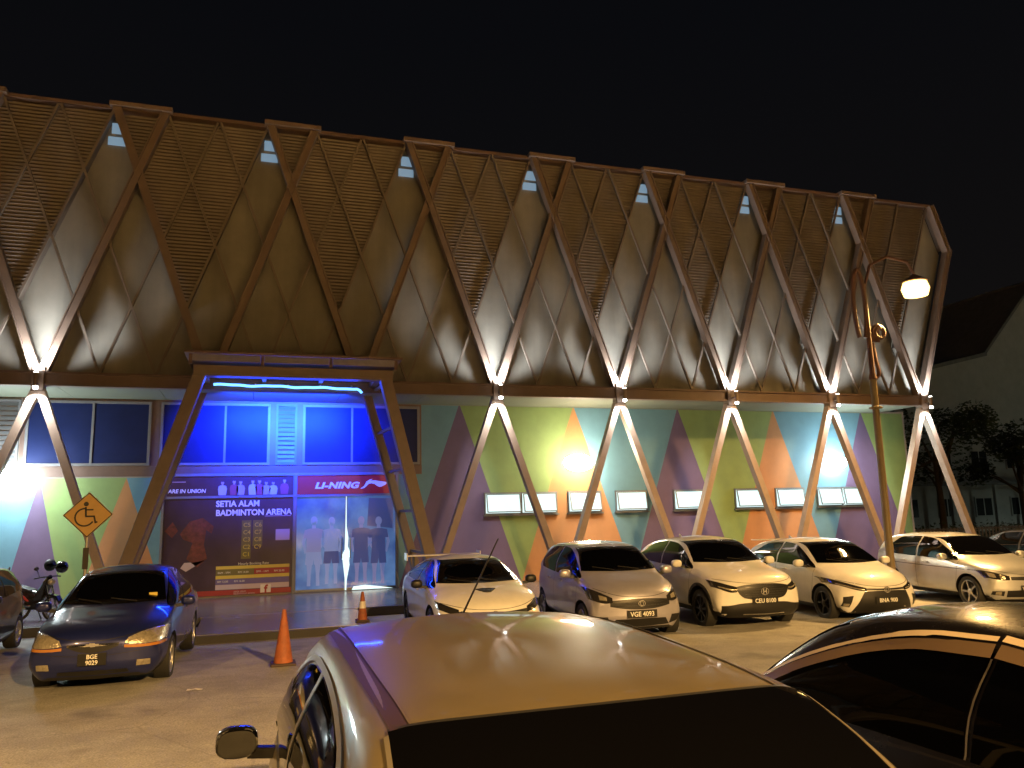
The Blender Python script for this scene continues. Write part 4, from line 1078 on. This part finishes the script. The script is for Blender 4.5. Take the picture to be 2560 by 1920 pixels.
# --- white hatchback with wide dark lower grille
S_YAR = dict(L=4.14, W=1.73, xf=1.28, xr=-1.27, r=.315, zb=.17, roofw=.56, kf=.34, kg=.13,
    top=[(-2.07, 1.0), (-2.0, 1.2), (-1.6, 1.36), (-1.0, 1.45), (-.3, 1.485), (.1, 1.47), (.4, 1.42), (1.15, 1.03), (1.35, .98), (1.85, .84), (2.0, .74), (2.07, .64)],
    sh=[(-2.07, .93), (-1.4, 1.0), (0, .95), (1.0, .91), (1.7, .80), (2.07, .58)])
c = Car("parked_car", S_YAR, "white hatchback with huge black lower grille left of the lamp post", (12.35, 15.35, gz(15.35)), facing(7), ROW, P_WHITE2, scale=1.09)
c.screen(.67, .54, 1.025, 1.42); c.rear(.58, .5, 1.15, 1.38)
c.both("side_window", [(-1.4, 1.02), (-.9, 1.0), (-.42, .98)], [(-1.4, 1.16), (-1.1, 1.33), (-.8, 1.38), (-.42, 1.395)], M_GLASS)
c.both("side_window", [(-.36, .98), (.3, .96), (1.0, .945)], [(-.36, 1.395), (.1, 1.375), (.5, 1.22), (1.0, .96)], M_GLASS)
c.wheels(M_DALLOY, 5); c.mirrors(.74, 1.03, P_WHITE2); c.handles((-.8, -.05), .88, P_WHITE2)
c.patch("grille", 'F', [(-.62, .195), (-.3, .185), (0, .18), (.3, .185), (.62, .195)], [(-.42, .575), (-.2, .585), (0, .585), (.2, .585), (.42, .575)], M_BLACK, off=.008, smooth=False)
c.patch("upper_grille", 'F', [(-.42, .595), (0, .59), (.42, .595)], [(-.42, .63), (0, .62), (.42, .63)], M_BLACK, off=.006)
for hl in c.pair("headlamp", [(.38, .58), (.55, .595), (.84, .71)], [(.38, .635), (.55, .68), (.84, .80)], M_LAMPDRK, off=.008): pass
c.pair("lamp_strip", [(.42, .60), (.55, .61), (.76, .685)], [(.42, .615), (.55, .632), (.76, .71)], M_LAMPCLR, off=.013, k=2)
c.pair("fog_pocket", [(.66, .29), (.76, .31)], [(.60, .50), (.74, .475)], M_BLACK, off=.008, smooth=False)
c.pair("fog_lamp", [(.67, .30), (.74, .31)], [(.66, .36), (.74, .365)], M_LAMPCLR, off=.014, smooth=False, k=3)
ring_emblem(c, .60, .06, M_CHROME, 'T'); c.plate("BNA 900", .42)
c.seam("bonnet_seam", 'F', [(-.74, .77), (-.4, .68), (0, .65), (.4, .68), (.74, .77)])
for v in ('L', 'R'): c.seam("door_seam", v, [(1.02, .93), (1.0, .6), (.9, .3)]); c.seam("door_seam", v, [(-.39, .96), (-.39, .3)], smooth=False)
c.wipers(1.025, .6)
MB().box(-2.02, -1.72, -.52, .52, 1.375, 1.395).build("roof_spoiler", P_WHITE2, c.root, bevel=.008)
MB().extr([(-.1, 0), (.06, 0), (-.09, .07)], (-1.1, -.012, 1.43), (-1.1, .012, 1.43), (1, 0, 0), (0, 0, 1)).build("antenna_fin", P_WHITE2, c.root)

# --- silver hatchback by the lamp post
S_POL = dict(L=4.05, W=1.72, xf=1.27, xr=-1.22, r=.315, zb=.17, roofw=.58, kf=.26, kg=.12,
    top=[(-2.025, 1.0), (-1.97, 1.2), (-1.65, 1.40), (-1.0, 1.46), (-.3, 1.475), (.1, 1.45), (.35, 1.41), (1.05, 1.03), (1.25, .99), (1.8, .87), (1.97, .77), (2.025, .68)],
    sh=[(-2.025, .93), (-1.4, .97), (0, .94), (1.0, .90), (1.7, .82), (2.025, .62)])
c = Car("parked_car", S_POL, "silver hatchback with five-spoke wheels right of the lamp post", (16.55, 15.5, gz(15.5)), facing(9), ROW, P_SILV, scale=1.09)
c.screen(.68, .56, 1.025, 1.405); c.rear(.6, .5, 1.1, 1.38)
c.both("side_window", [(-1.3, .985), (-.9, .97), (-.36, .96)], [(-1.3, 1.2), (-1.1, 1.36), (-.8, 1.385), (-.36, 1.39)], M_GLASS)
c.both("side_window", [(-.30, .96), (.3, .945), (.95, .93)], [(-.30, 1.39), (.1, 1.365), (.5, 1.2), (.95, .945)], M_GLASS)
c.wheels(M_ALLOY, 5, rimr=.73); c.mirrors(.72, 1.0, P_SILV); c.handles((-.75, .0), .85, P_SILV)
c.patch("grille", 'F', [(-.42, .585), (0, .57), (.42, .585)], [(-.42, .65), (0, .64), (.42, .65)], M_BLACK, off=.006)
for hl in c.pair("headlamp", [(.44, .585), (.6, .58), (.78, .63)], [(.44, .66), (.62, .72), (.80, .77)], M_LAMPDRK, off=.008): pass
c.pair("lamp_reflector", [(.52, .60), (.60, .60)], [(.52, .67), (.60, .69)], M_LAMPCLR, off=.013, k=3)
c.pair("lamp_reflector", [(.66, .625), (.74, .64)], [(.66, .70), (.74, .73)], M_LAMPCLR, off=.013, k=3)
c.patch("lower_intake", 'F', [(-.5, .25), (0, .24), (.5, .25)], [(-.5, .38), (0, .39), (.5, .38)], M_BLACK, off=.005)
c.pair("fog_pocket", [(.55, .27), (.74, .30)], [(.55, .37), (.74, .37)], M_BLACK, off=.006, smooth=False)
c.pair("fog_lamp", [(.6, .285), (.69, .30)], [(.6, .36), (.69, .36)], M_LAMPCLR, off=.013, smooth=False, k=3)
ring_emblem(c, .615, .06, M_CHROME, 'V'); c.plate("WQD 2185", .42)
for v in ('L', 'R'):
    c.seam("door_seam", v, [(1.0, .93), (.97, .6), (.88, .3)]); c.seam("door_seam", v, [(-.33, .95), (-.33, .3)], smooth=False); c.seam("door_seam", v, [(-1.15, .95), (-1.05, .75), (-1.0, .62)])
    c.seam("crease_shade", v, [(-1.8, .80), (0, .77), (1.6, .76)], wd=.012, m=P_DARK, off=.001)  # dark strip paints the shade line of a body crease
c.seam("bonnet_seam", 'F', [(-.74, .80), (-.4, .71), (0, .68), (.4, .71), (.74, .80)])
c.wipers(1.025, .6)

# --- dark sedan beyond the silver hatchback
c = Car("parked_car", S_SED, "dark grey sedan at the right edge behind the silver hatchback", (19.6, 15.6, gz(15.6)), facing(7), ROW, P_DARK, scale=1.09)
c.screen(.66, .53, 1.02, 1.425); c.rear(.62, .5, 1.08, 1.40)
c.both("side_window", [(-.95, .97), (-.5, .965), (.0, .955)], [(-.85, 1.2), (-.6, 1.37), (-.3, 1.40), (.0, 1.405)], M_GLASS)
c.both("side_window", [(.06, .955), (.5, .95), (1.0, .95)], [(.06, 1.405), (.3, 1.36), (.6, 1.2), (1.0, .965)], M_GLASS)
c.wheels(M_ALLOY, 5); c.mirrors(.78, 1.0, P_DARK)
c.pair("headlamp", [(.36, .605), (.5, .59), (.80, .62)], [(.40, .69), (.55, .745), (.80, .76)], M_LAMPDRK, off=.008)
c.patch("grille", 'F', [(-.3, .54), (0, .52), (.3, .54)], [(-.32, .63), (0, .635), (.32, .63)], M_BLACK, off=.005)

# --- dark car cut by the left edge of the picture
c = Car("parked_car", S_AX, "dark car cut off by the left edge beside the navy sedan", (-5.32, 16.9, gz(16.9)), facing(0), ROW, P_DARK, scale=1.09)
c.screen(.67, .55, 1.045, 1.435); c.rear(.58, .5, 1.1, 1.38)
c.both("side_window", [(-1.35, 1.02), (-.9, .99), (-.42, .97)], [(-1.35, 1.2), (-1.1, 1.37), (-.8, 1.41), (-.42, 1.42)], M_GLASS)
c.both("side_window", [(-.36, .97), (.3, .95), (.95, .945)], [(-.36, 1.42), (.1, 1.40), (.5, 1.24), (.95, .96)], M_GLASS)
c.wheels(M_ALLOY, 6, rimr=.66); c.mirrors(.72, 1.02, P_DARK)
c.pair("headlamp", [(.46, .62), (.6, .60), (.76, .66)], [(.46, .69), (.62, .77), (.78, .84)], M_LAMPDRK, off=.008)

M_MIRR = mat('mirror_gloss_black', (.01, .01, .012), .08, coat=1)
# --- champagne sedan right in front of the viewer, seen from behind
S_CH = dict(L=4.6, W=1.74, xf=1.5, xr=-1.3, r=.30, zb=.19, roofw=.65, crown=.03, kf=.24, kg=.05,
    top=[(-2.3, .95), (-2.2, 1.05), (-1.78, 1.10), (-1.12, 1.43), (-.95, 1.482), (-.45, 1.515), (.2, 1.53), (.75, 1.51), (1.05, 1.45), (1.62, 1.05), (1.75, 1.0), (2.05, .90), (2.22, .80), (2.3, .70)],
    sh=[(-2.3, .88), (-1.5, .97), (0, .93), (1.1, .90), (1.8, .80), (2.3, .62)])
FORE = "cars parked nose-in nearest the viewer"
c = Car("parked_car", S_CH, "champagne silver sedan seen over its roof in the foreground", (.935, 3.02, .485), R(90), FORE, P_CHAMP)
c.screen(.66, .55, 1.06, 1.43)
c.patch("rear_window", 'T', [(-1.76, -.66), (-1.78, 0), (-1.76, .66)], [(-.93, -.605), (-.985, -.3), (-1.005, 0), (-.985, .3), (-.93, .605)], M_GLASS, n=26, k=14)
c.both("side_window", [(-1.15, .985), (-.5, .97), (.12, .96)], [(-1.13, 1.08), (-.85, 1.31), (-.4, 1.375), (.12, 1.39)], M_GLASS)
c.both("side_window", [(.185, .96), (.8, .95), (1.5, .945)], [(.185, 1.39), (.6, 1.37), (1.0, 1.24), (1.5, .96)], M_GLASS)
M_TRIM = mat("window_trim", (.30, .27, .22), .3, .7)
for v in ('L', 'R'):
    c.seam("window_trim", v, [(-1.18, .985), (-1.16, 1.10), (-.88, 1.335), (-.4, 1.40), (.15, 1.415), (.62, 1.392), (1.03, 1.258), (1.53, .955)], wd=.024, m=M_TRIM, off=.010, n=40)
    c.seam("door_pillar", v, [(.152, .955), (.152, 1.405)], wd=.055, m=M_TRIM, off=.009, smooth=False)
    c.seam("waist_trim", v, [(-1.18, .972), (0, .945), (1.53, .935)], wd=.02, m=M_BLACK, off=.01)
    c.seam("door_seam", v, [(1.5, .93), (1.44, .6), (1.35, .3)]); c.seam("door_seam", v, [(.15, .93), (.15, .3)], smooth=False); c.seam("door_seam", v, [(-1.15, .95), (-1.0, .75), (-1.0, .62)])
M_DITCH = mat("roof_ditch_moulding", (.025, .013, .009), .55)
for sg in (1, -1):
    c.seam("roof_moulding", 'T', [(-.93, sg*.575), (-.4, sg*.59), (.4, sg*.595), (1.0, sg*.575)], wd=.05, m=M_DITCH, off=.003, n=40)
    c.seam("roof_moulding_edge", 'T', [(-.93, sg*.55), (-.4, sg*.565), (.4, sg*.57), (1.0, sg*.55)], wd=.005, m=P_CHAMP, off=.006, n=40)
c.seam("rear_window_seal", 'T', [(-.92, -.605), (-.975, -.3), (-.995, 0), (-.975, .3), (-.92, .605)], wd=.014, m=M_BLACK, off=.004)
for sg in (1, -1): c.seam("rear_window_seal", 'T', [(-1.76, sg*.668), (-.95, sg*.612)], wd=.012, m=M_TRIM, off=.008, smooth=False)
c.wheels(M_ALLOY, 7); c.mirrors(1.2, .92, M_MIRR, M_GLASS, .13); c.handles((-.8, .3), .84, P_CHAMP)
c.pair("tail_lamp", [(.5, .72), (.78, .74)], [(.5, .9), (.78, .92)], M_TAIL, view='B', off=.008, smooth=False)
c.plate("WVF 3316", .62, 'B')
MB().tube([(1.02, -.07, 1.455), (.99, -.072, 1.475)], .016, 8).build("antenna_base", M_BLACK, c.root)
MB().tube([(1.0, -.07, 1.46), (.62, -.16, 1.86)], [.006, .0035], 6).build("antenna_mast", M_BLACK, c.root)

# --- black sedan on the right in front of the viewer
S_BK = dict(L=4.5, W=1.76, xf=1.40, xr=-1.32, r=.315, zb=.18, roofw=.58, crown=.04, kf=.26, kg=.10,
    top=[(-2.25, .97), (-2.15, 1.06), (-1.7, 1.12), (-.95, 1.40), (-.5, 1.465), (.1, 1.49), (.6, 1.46), (.85, 1.41), (1.5, 1.03), (1.62, .99), (1.98, .88), (2.15, .78), (2.25, .70)],
    sh=[(-2.25, .90), (-1.5, 1.0), (0, .97), (1.1, .93), (1.7, .82), (2.25, .62)])
c = Car("parked_car", S_BK, "black sedan with pale window visors at the bottom right", (3.40, 2.62, .50), R(90), FORE, P_BLK)
c.screen(.67, .54, 1.03, 1.39); c.rear(.62, .52, 1.14, 1.40)
c.both("side_window", [(-1.35, 1.05), (-.9, 1.02), (-.16, 1.0)], [(-1.35, 1.10), (-.95, 1.27), (-.6, 1.35), (-.16, 1.385)], M_GLASS)
c.both("side_window", [(-.12, 1.0), (.6, .985), (1.30, .965)], [(-.12, 1.385), (.3, 1.365), (.8, 1.22), (1.30, .98)], M_GLASS)
M_VISOR = mat("window_visor_smoke", (.16, .11, .07), .3, coat=.5)
M_VLIP = mat("visor_lip_pale", (.55, .45, .32), .45)
for v in ('L', 'R'):
    c.seam("window_visor", v, [(-.14, 1.372), (.3, 1.352), (.8, 1.205), (1.26, .985)], wd=.045, m=M_VISOR, off=.022, n=40)
    c.seam("window_visor", v, [(-1.32, 1.10), (-.95, 1.262), (-.6, 1.342), (-.16, 1.374)], wd=.045, m=M_VISOR, off=.022, n=40)
    c.seam("visor_lip", v, [(-.14, 1.41), (.3, 1.392), (.8, 1.242), (1.28, 1.01)], wd=.017, m=M_VLIP, off=.026, n=40)
    c.seam("visor_lip", v, [(-1.36, 1.13), (-.95, 1.30), (-.6, 1.38), (-.16, 1.412)], wd=.017, m=M_VLIP, off=.026, n=40)
    c.seam("door_pillar", v, [(-.14, 1.0), (-.14, 1.35)], wd=.009, m=M_TRIM, off=.012, smooth=False)
c.wheels(M_ALLOY, 5); c.mirrors(1.15, 1.02, P_BLK); c.handles((-.9, .15), .88, P_BLK)
c.pair("tail_lamp", [(.5, .75), (.8, .77)], [(.5, .93), (.8, .95)], M_TAIL, view='B', off=.008, smooth=False)
c.plate("JRS 4471", .62, 'B')

# ------------------------------------------------------------------ traffic cones
M_CONE = mat("cone_orange", (.30, .085, .03), .65, noise=.4, nscale=7)
M_CONEW = mat("cone_reflective", (.7, .66, .6), .4)
M_CONEB = mat("cone_base", (.05, .03, .025), .7, noise=.2)
def cone(loc, h, label, band):
    t = thing("traffic_cone", loc, label, "traffic cone", "traffic cones by the porch step")
    r0, r1 = .13*h/.75, .028
    f = lambda z: r0+(r1-r0)*(z-.04)/(h-.04)
    MB().lathe([(f(.04), .04)]+[(f(z), z) for z in (h*.3, h*.6, h*.97)]+[(f(h), h), (.001, h)], (0,0,0), 'z', 20).build("cone_body", M_CONE, t, smooth=True)
    MB().box(-.17*h/.75, .17*h/.75, -.17*h/.75, .17*h/.75, 0, .045).build("cone_base", M_CONEB, t, bevel=.02)
    if band: MB().lathe([(f(h*.45)+.004, h*.45), (f(h*.68)+.004, h*.68)], (0,0,0), 'z', 20).build("reflective_band", M_CONEW, t, smooth=True)
cone((.45, 13.55, gz(13.55)), .86, "plain orange traffic cone standing on the asphalt right of the navy sedan", False)
cone((2.2, 17.55, PAV-.004), .62, "orange traffic cone with white band on the porch step", True)

# ------------------------------------------------------------------ parking sign
M_SIGNY = mat("sign_weathered_yellow", (.50, .31, .10), .55, noise=.12, nscale=3)
M_SIGNB = mat("sign_black", (.02, .015, .012), .5)
t = thing("disabled_parking_sign", (-3.1, 17.0, gz(17)), "yellow diamond sign with black wheelchair symbol behind the navy sedan", "sign")
SZ = 2.57-gz(17)
MB().lathe([(.03, 0), (.03, SZ-.4), (.03, SZ+.3), (.001, SZ+.3)], (0, .04, 0), 'z', 12).build("post", M_STEEL, t, smooth=True)
hd = .435
MB().prism([(0, SZ-hd), (hd, SZ), (0, SZ+hd), (-hd, SZ)], -.012, .008).build("sign_plate", M_SIGNY, t, bevel=.004)
def dstrip(a, b, wd): return MB().bar(a, b, wd, .004, (0, 1, 0))
bd = MB(); h2 = hd-.018
cs = [(0, SZ-h2), (h2, SZ), (0, SZ+h2), (-h2, SZ)]
for i in range(4): bd.bar((cs[i][0], -.0145, cs[i][1]), (cs[(i+1) % 4][0], -.0145, cs[(i+1) % 4][1]), .016, .004, (0, 1, 0))
bd.build("sign_border", M_SIGNB, t)
wc = MB(); y = -.016
wc.lathe([(.001, 0), (.044, 0), (.044, .004), (.001, .004)], (0,0,0), 'y', 16)
for i, v in enumerate(wc.v): wc.v[i] = (v[0]-.04, v[1]+y-.002, v[2]+SZ+.205)
wc.bar((-.045, y, SZ+.15), (-.035, y, SZ-.03), .035, .004, (0,1,0)).bar((-.04, y, SZ+.095), (.09, y, SZ+.095), .028, .004, (0,1,0))
wc.bar((-.045, y, SZ-.03), (.115, y, SZ-.03), .032, .004, (0,1,0)).bar((.105, y, SZ-.02), (.135, y, SZ-.15), .032, .004, (0,1,0)).bar((.12, y, SZ-.155), (.17, y, SZ-.135), .03, .004, (0,1,0))
arc = [(-.055+.165*math.cos(a), y, SZ-.045+.165*math.sin(a)) for a in [R(85)+R(245)*i/22 for i in range(23)]]
for i in range(22): wc.bar(arc[i], arc[i+1], .03, .004, (0,1,0))
wc.build("wheelchair_symbol", M_SIGNB, t)
MB().box(-.05, .05, -.012, -.004, SZ-1.02, SZ-.62).build("post_tag", M_SIGNB, t)

# ------------------------------------------------------------------ motorcycles
M_MRED = mat("moto_red", (.35, .02, .03), .3, coat=1)
M_MBLK = mat("moto_black", (.015, .015, .016), .25, coat=1)
M_SEAT = mat("moto_seat_vinyl", (.02, .02, .02), .55)
def moto(loc, rz, body, label, hk=1.):
    t = thing("motorcycle", loc, label, "motorcycle", "motorcycles on the pavement left of the porch", rz=rz)
    r = .29
    for xw in (.62, -.62):
        wl = bpy.data.objects.new("wheel", None); COL.objects.link(wl); wl.parent = t; wl.location = (xw, 0, r)
        MB().lathe([(r*.78, -.04), (r*.93, -.05), (r, -.02), (r, .02), (r*.93, .05), (r*.78, .04)], (0,0,0), 'y', 28).build("tyre", M_RUBBER, wl, smooth=True, loc=(0,0,0))
        rb = MB().lathe([(r*.8, -.03), (r*.76, 0), (r*.8, .03)], (0,0,0), 'y', 28).lathe([(.001, -.06), (.04, -.06), (.04, .06), (.001, .06)], (0,0,0), 'y', 12)
        for i in range(6):
            a = math.pi*i/3; rb.bar((.03*math.cos(a), 0, .03*math.sin(a)), (r*.78*math.cos(a), 0, r*.78*math.sin(a)), .022, .02)
        rb.build("rim", M_ALLOY, wl, loc=(0,0,0))
    # body: swept fairing with leg shield, tail and seat
    sec = [(-.85, .62, .04, .05), (-.7, .70, .09, .09), (-.4, .66, .13, .15), (-.1, .56, .12, .16), (.15, .52, .10, .15), (.32, .66, .13, .2), (.42, .84, .14, .14), (.47, .98, .07, .06)]
    rows = []
    for x, z, w_, h_ in sec: rows.append([(x, w_*math.cos(2*math.pi*i/14), z+h_*math.sin(2*math.pi*i/14)) for i in range(15)])
    MB().grid(rows).build("fairing", body, t, smooth=True)
    MB().extr([(-.72, .80), (-.6, .83), (-.2, .76), (.02, .70), (.05, .66), (-.7, .72)], (0, -.11, 0), (0, .11, 0), (1,0,0), (0,0,1)).build("seat", M_SEAT, t, bevel=.03)
    MB().ball((.53, 0, .88), .07, .09, .08).build("headlamp", M_LAMPCLR, t, smooth=True)
    MB().ball((-.9, 0, .68), .03, .07, .05).build("tail_lamp", M_TAIL, t, smooth=True)
    MB().tube([(.40, -.36, .98), (.44, -.2, 1.0), (.46, 0, 1.0), (.44, .2, 1.0), (.40, .36, .98)], .016, 8).build("handlebar", M_BLACK, t, smooth=True)
    for sg in (1, -1):
        MB().tube([(.43, sg*.24, 1.0), (.42, sg*.3, 1.16)], .007, 6).build("mirror_stem", M_BLACK, t)
        MB().ball((.41, sg*.32, 1.2), .018, .065, .045).build("mirror", M_BLACK, t, smooth=True)
        MB().tube([(.62, sg*.085, r), (.46, sg*.085, .8)], .026, 8).build("fork", M_CHROME, t, smooth=True)
        MB().tube([(-.62, sg*.1, r), (-.5, sg*.1, .66)], .022, 8).build("shock", M_CHROME, t, smooth=True)
    MB().extr([(.32, .53), (.5, .62), (.75, .58), (.86, .45), (.82, .44), (.7, .54), (.5, .57), (.36, .49)], (0, -.06, 0), (0, .06, 0), (1,0,0), (0,0,1)).build("front_mudguard", body, t, bevel=.01)
    MB().lathe([(.001, -.75), (.045, -.74), (.05, -.5), (.05, -.2), (.03, .1), (.001, .11)], (0, -.14, .34), 'x', 12).build("exhaust", M_CHROME, t, smooth=True)
    MB().box(-.15, .3, -.1, .1, .25, .46).build("engine", M_DALLOY, t, bevel=.04)
    MB().bar((.05, .1, .26), (-.03, .3, .0), .02, .02).build("kick_stand", M_BLACK, t)
    return t
moto((-5.85, 21.15, PAV), R(12), M_MRED, "red motorcycle at the left edge on the pavement")
moto((-4.95, 21.35, PAV), R(-35), M_MBLK, "black motorcycle with helmet on its handlebar left of the navy sedan")
hm = thing("helmet", (-4.32, 21.05, 1.28), "glossy black motorcycle helmet hanging on the black motorcycle", "helmet")
hb = MB().ball((0, 0, .12), .14, .13, .14, 20, 12); hb.build("helmet_shell", M_MBLK, hm, smooth=True)
MB().ball((.02, -.04, .12), .125, .105, .075, 18, 9).build("visor", M_GLASS, hm, smooth=True)
hm = thing("helmet", (-4.62, 21.3, 1.32), "dull black motorcycle helmet sitting on the black motorcycle's cowl", "helmet")
MB().ball((0, 0, .12), .13, .125, .14, 18, 10).build("helmet_shell", M_SEAT, hm, smooth=True)
MB().ball((.02, -.035, .12), .115, .105, .07, 18, 9).build("visor", M_GLASS, hm, smooth=True)

# ------------------------------------------------------------------ right background: house, hedge, fence, tree
M_HWALL = mat("house_wall", (.42, .44, .42), .85, noise=.12, nscale=1.2)
M_HROOF = mat("house_roof", (.17, .18, .18), .8, noise=.25, nscale=2)
M_HWIN = mat("house_window", (.03, .035, .035), .15)
t = thing("terrace_house", (54, 47, 0), "pale grey terrace building with stepped sloping roof behind the trees on the right", "house", "houses beyond the fence", absolute=True)
prof = [(43.5, 0), (43.5, 11.0), (47, 11.9), (54.4, 13.6), (60.5, 20.0), (80, 20.0), (80, 0)]
MB().prism(prof, 47, 58).build("wall", M_HWALL, t)
for i in range(1, 5):
    (xa, za), (xb, zb2) = prof[i], prof[i+1]
    MB().prism([(xa-.1, za+.01), (xb+.1, zb2+.01), (xb+.1, zb2+.3), (xa-.1, za+.3)], 46.2, 58.5).build("roof", M_HROOF, t)
for r_ in range(2):
    for i in range(8):
        x = 46+i*3.6; z = 1.1+r_*3.6
        wn = MB().box(x-.85, x+.85, 46.9, 46.997, z, z+1.5).build("window", M_HWALL, t)
        for q in (-.41, .41): MB().box(x+q-.35, x+q+.35, 46.88, 46.898, z+.1, z+1.4).build("pane", M_HWIN, wn)
MB().box(44, 79, 45.2, 46.99, 3.5, 3.75).build("porch_roof", M_HROOF, t)
for i in range(9): MB().box(44.2+i*4.2, 44.45+i*4.2, 45.3, 45.55, 0, 3.49).build("porch_column", M_HWALL, t)
M_LEAF = mat("leaf_dark_green", (.045, .07, .028), .6, noise=.3, nscale=3)
M_BARK = mat("bark", (.09, .065, .045), .9, noise=.3, nscale=6)
def leaves(mb, c, rad, n, sz, rnd, flat=1.):
    for _ in range(n):
        u = Vector((rnd.gauss(0, 1), rnd.gauss(0, 1), rnd.gauss(0, 1))).normalized()*(rad*rnd.random()**.4)
        p = Vector(c)+Vector((u.x, u.y, u.z*flat))
        a = Vector((rnd.gauss(0, 1), rnd.gauss(0, 1), rnd.gauss(0, 1))).normalized(); b = a.orthogonal().normalized()
        s_ = sz*rnd.uniform(.6, 1.3)
        mb.poly([p-a*s_, p+b*s_*.5, p+a*s_, p-b*s_*.5])
def tree(loc, h, cr, label, seed):
    rnd = random.Random(seed)
    t = thing("broadleaf_tree", loc, label, "tree", "trees beyond the fence")
    tr = MB().tube([(0, 0, 0), (.05, .03, h*.25), (-.05, .06, h*.5), (.02, 0, h*.7)], [.2, .16, .13, .07], 10)
    cr_ = MB()
    for i in range(9):
        a = 2*math.pi*i/9+rnd.uniform(-.3, .3); z = h*rnd.uniform(.5, .9); d = cr*rnd.uniform(.35, .85)
        e = (d*math.cos(a), d*math.sin(a), z)
        tr.tube([(0, 0, h*rnd.uniform(.35, .6)), (e[0]*.5, e[1]*.5, z-.5), e], [.08, .05, .02], 6)
        leaves(cr_, e, cr*rnd.uniform(.26, .45), 420, .13, rnd, .75)
    tr.build("trunk", M_BARK, t, smooth=True); cr_.build("crown", M_LEAF, t)
tree((34.5, 33, 0), 8.2, 3.3, "dark tree just right of the hall's end", 1)
tree((41.5, 34, 0), 7.0, 3.0, "dark tree at the right edge before the houses", 2)
tree((30.0, 38, 0), 5.6, 2.2, "small dark tree half hidden by the hall's last leg", 3)
hg = MB(); rnd = random.Random(5)
for i in range(70): leaves(hg, (27+i*.42, 31.6+rnd.uniform(-.2, .2), .75+rnd.uniform(-.1, .15)), .6, 60, .09, rnd, .95)
o = hg.build("hedge", M_LEAF); tag(o, "long clipped dark hedge behind the picket fence", "hedge")
# picket fence
M_FEN = mat("fence_paint", (.22, .19, .18), .6, noise=.15)
t = thing("picket_fence", (34, 30.2, 0), "low grey picket fence before the hedge on the right", "fence", absolute=True)
for z in (.35, 1.0): MB().box(25.5, 52, 30.22, 30.26, z, z+.07).build("rail", M_FEN, t)
pk = MB().box(-.045, .045, -.02, .0, .06, 1.12).mesh("picket", M_FEN)
x = 25.6
while x < 52:
    q = link("picket", pk, t, (0, 0, 0)); q.matrix_parent_inverse = Matrix.Translation(Vector((x, 30.218, 0))-t.location); x += .22
street_lamp((60, 24, 0), "unseen lamp added beyond the right edge to light the house", power=13000, col=(.85, 1, .85))  # lamp added out of view to brighten the house

pp = MB(); rp_ = random.Random(4)
pp.grid([[(a*.05+rp_.uniform(-.01, .01), b*.035+rp_.uniform(-.01, .01), .004+rp_.uniform(0, .018)) for a in range(-2, 3)] for b in range(-1, 2)])
o = pp.build("paper_scrap", mat("paper", (.6, .58, .54), .8), loc=(-.75, 11.9, gz(11.9))); tag(o, "crumpled white paper scrap on the asphalt right of the navy sedan", "litter")

for o_ in bpy.data.objects:
    if "_abs" in o_: del o_["_abs"]
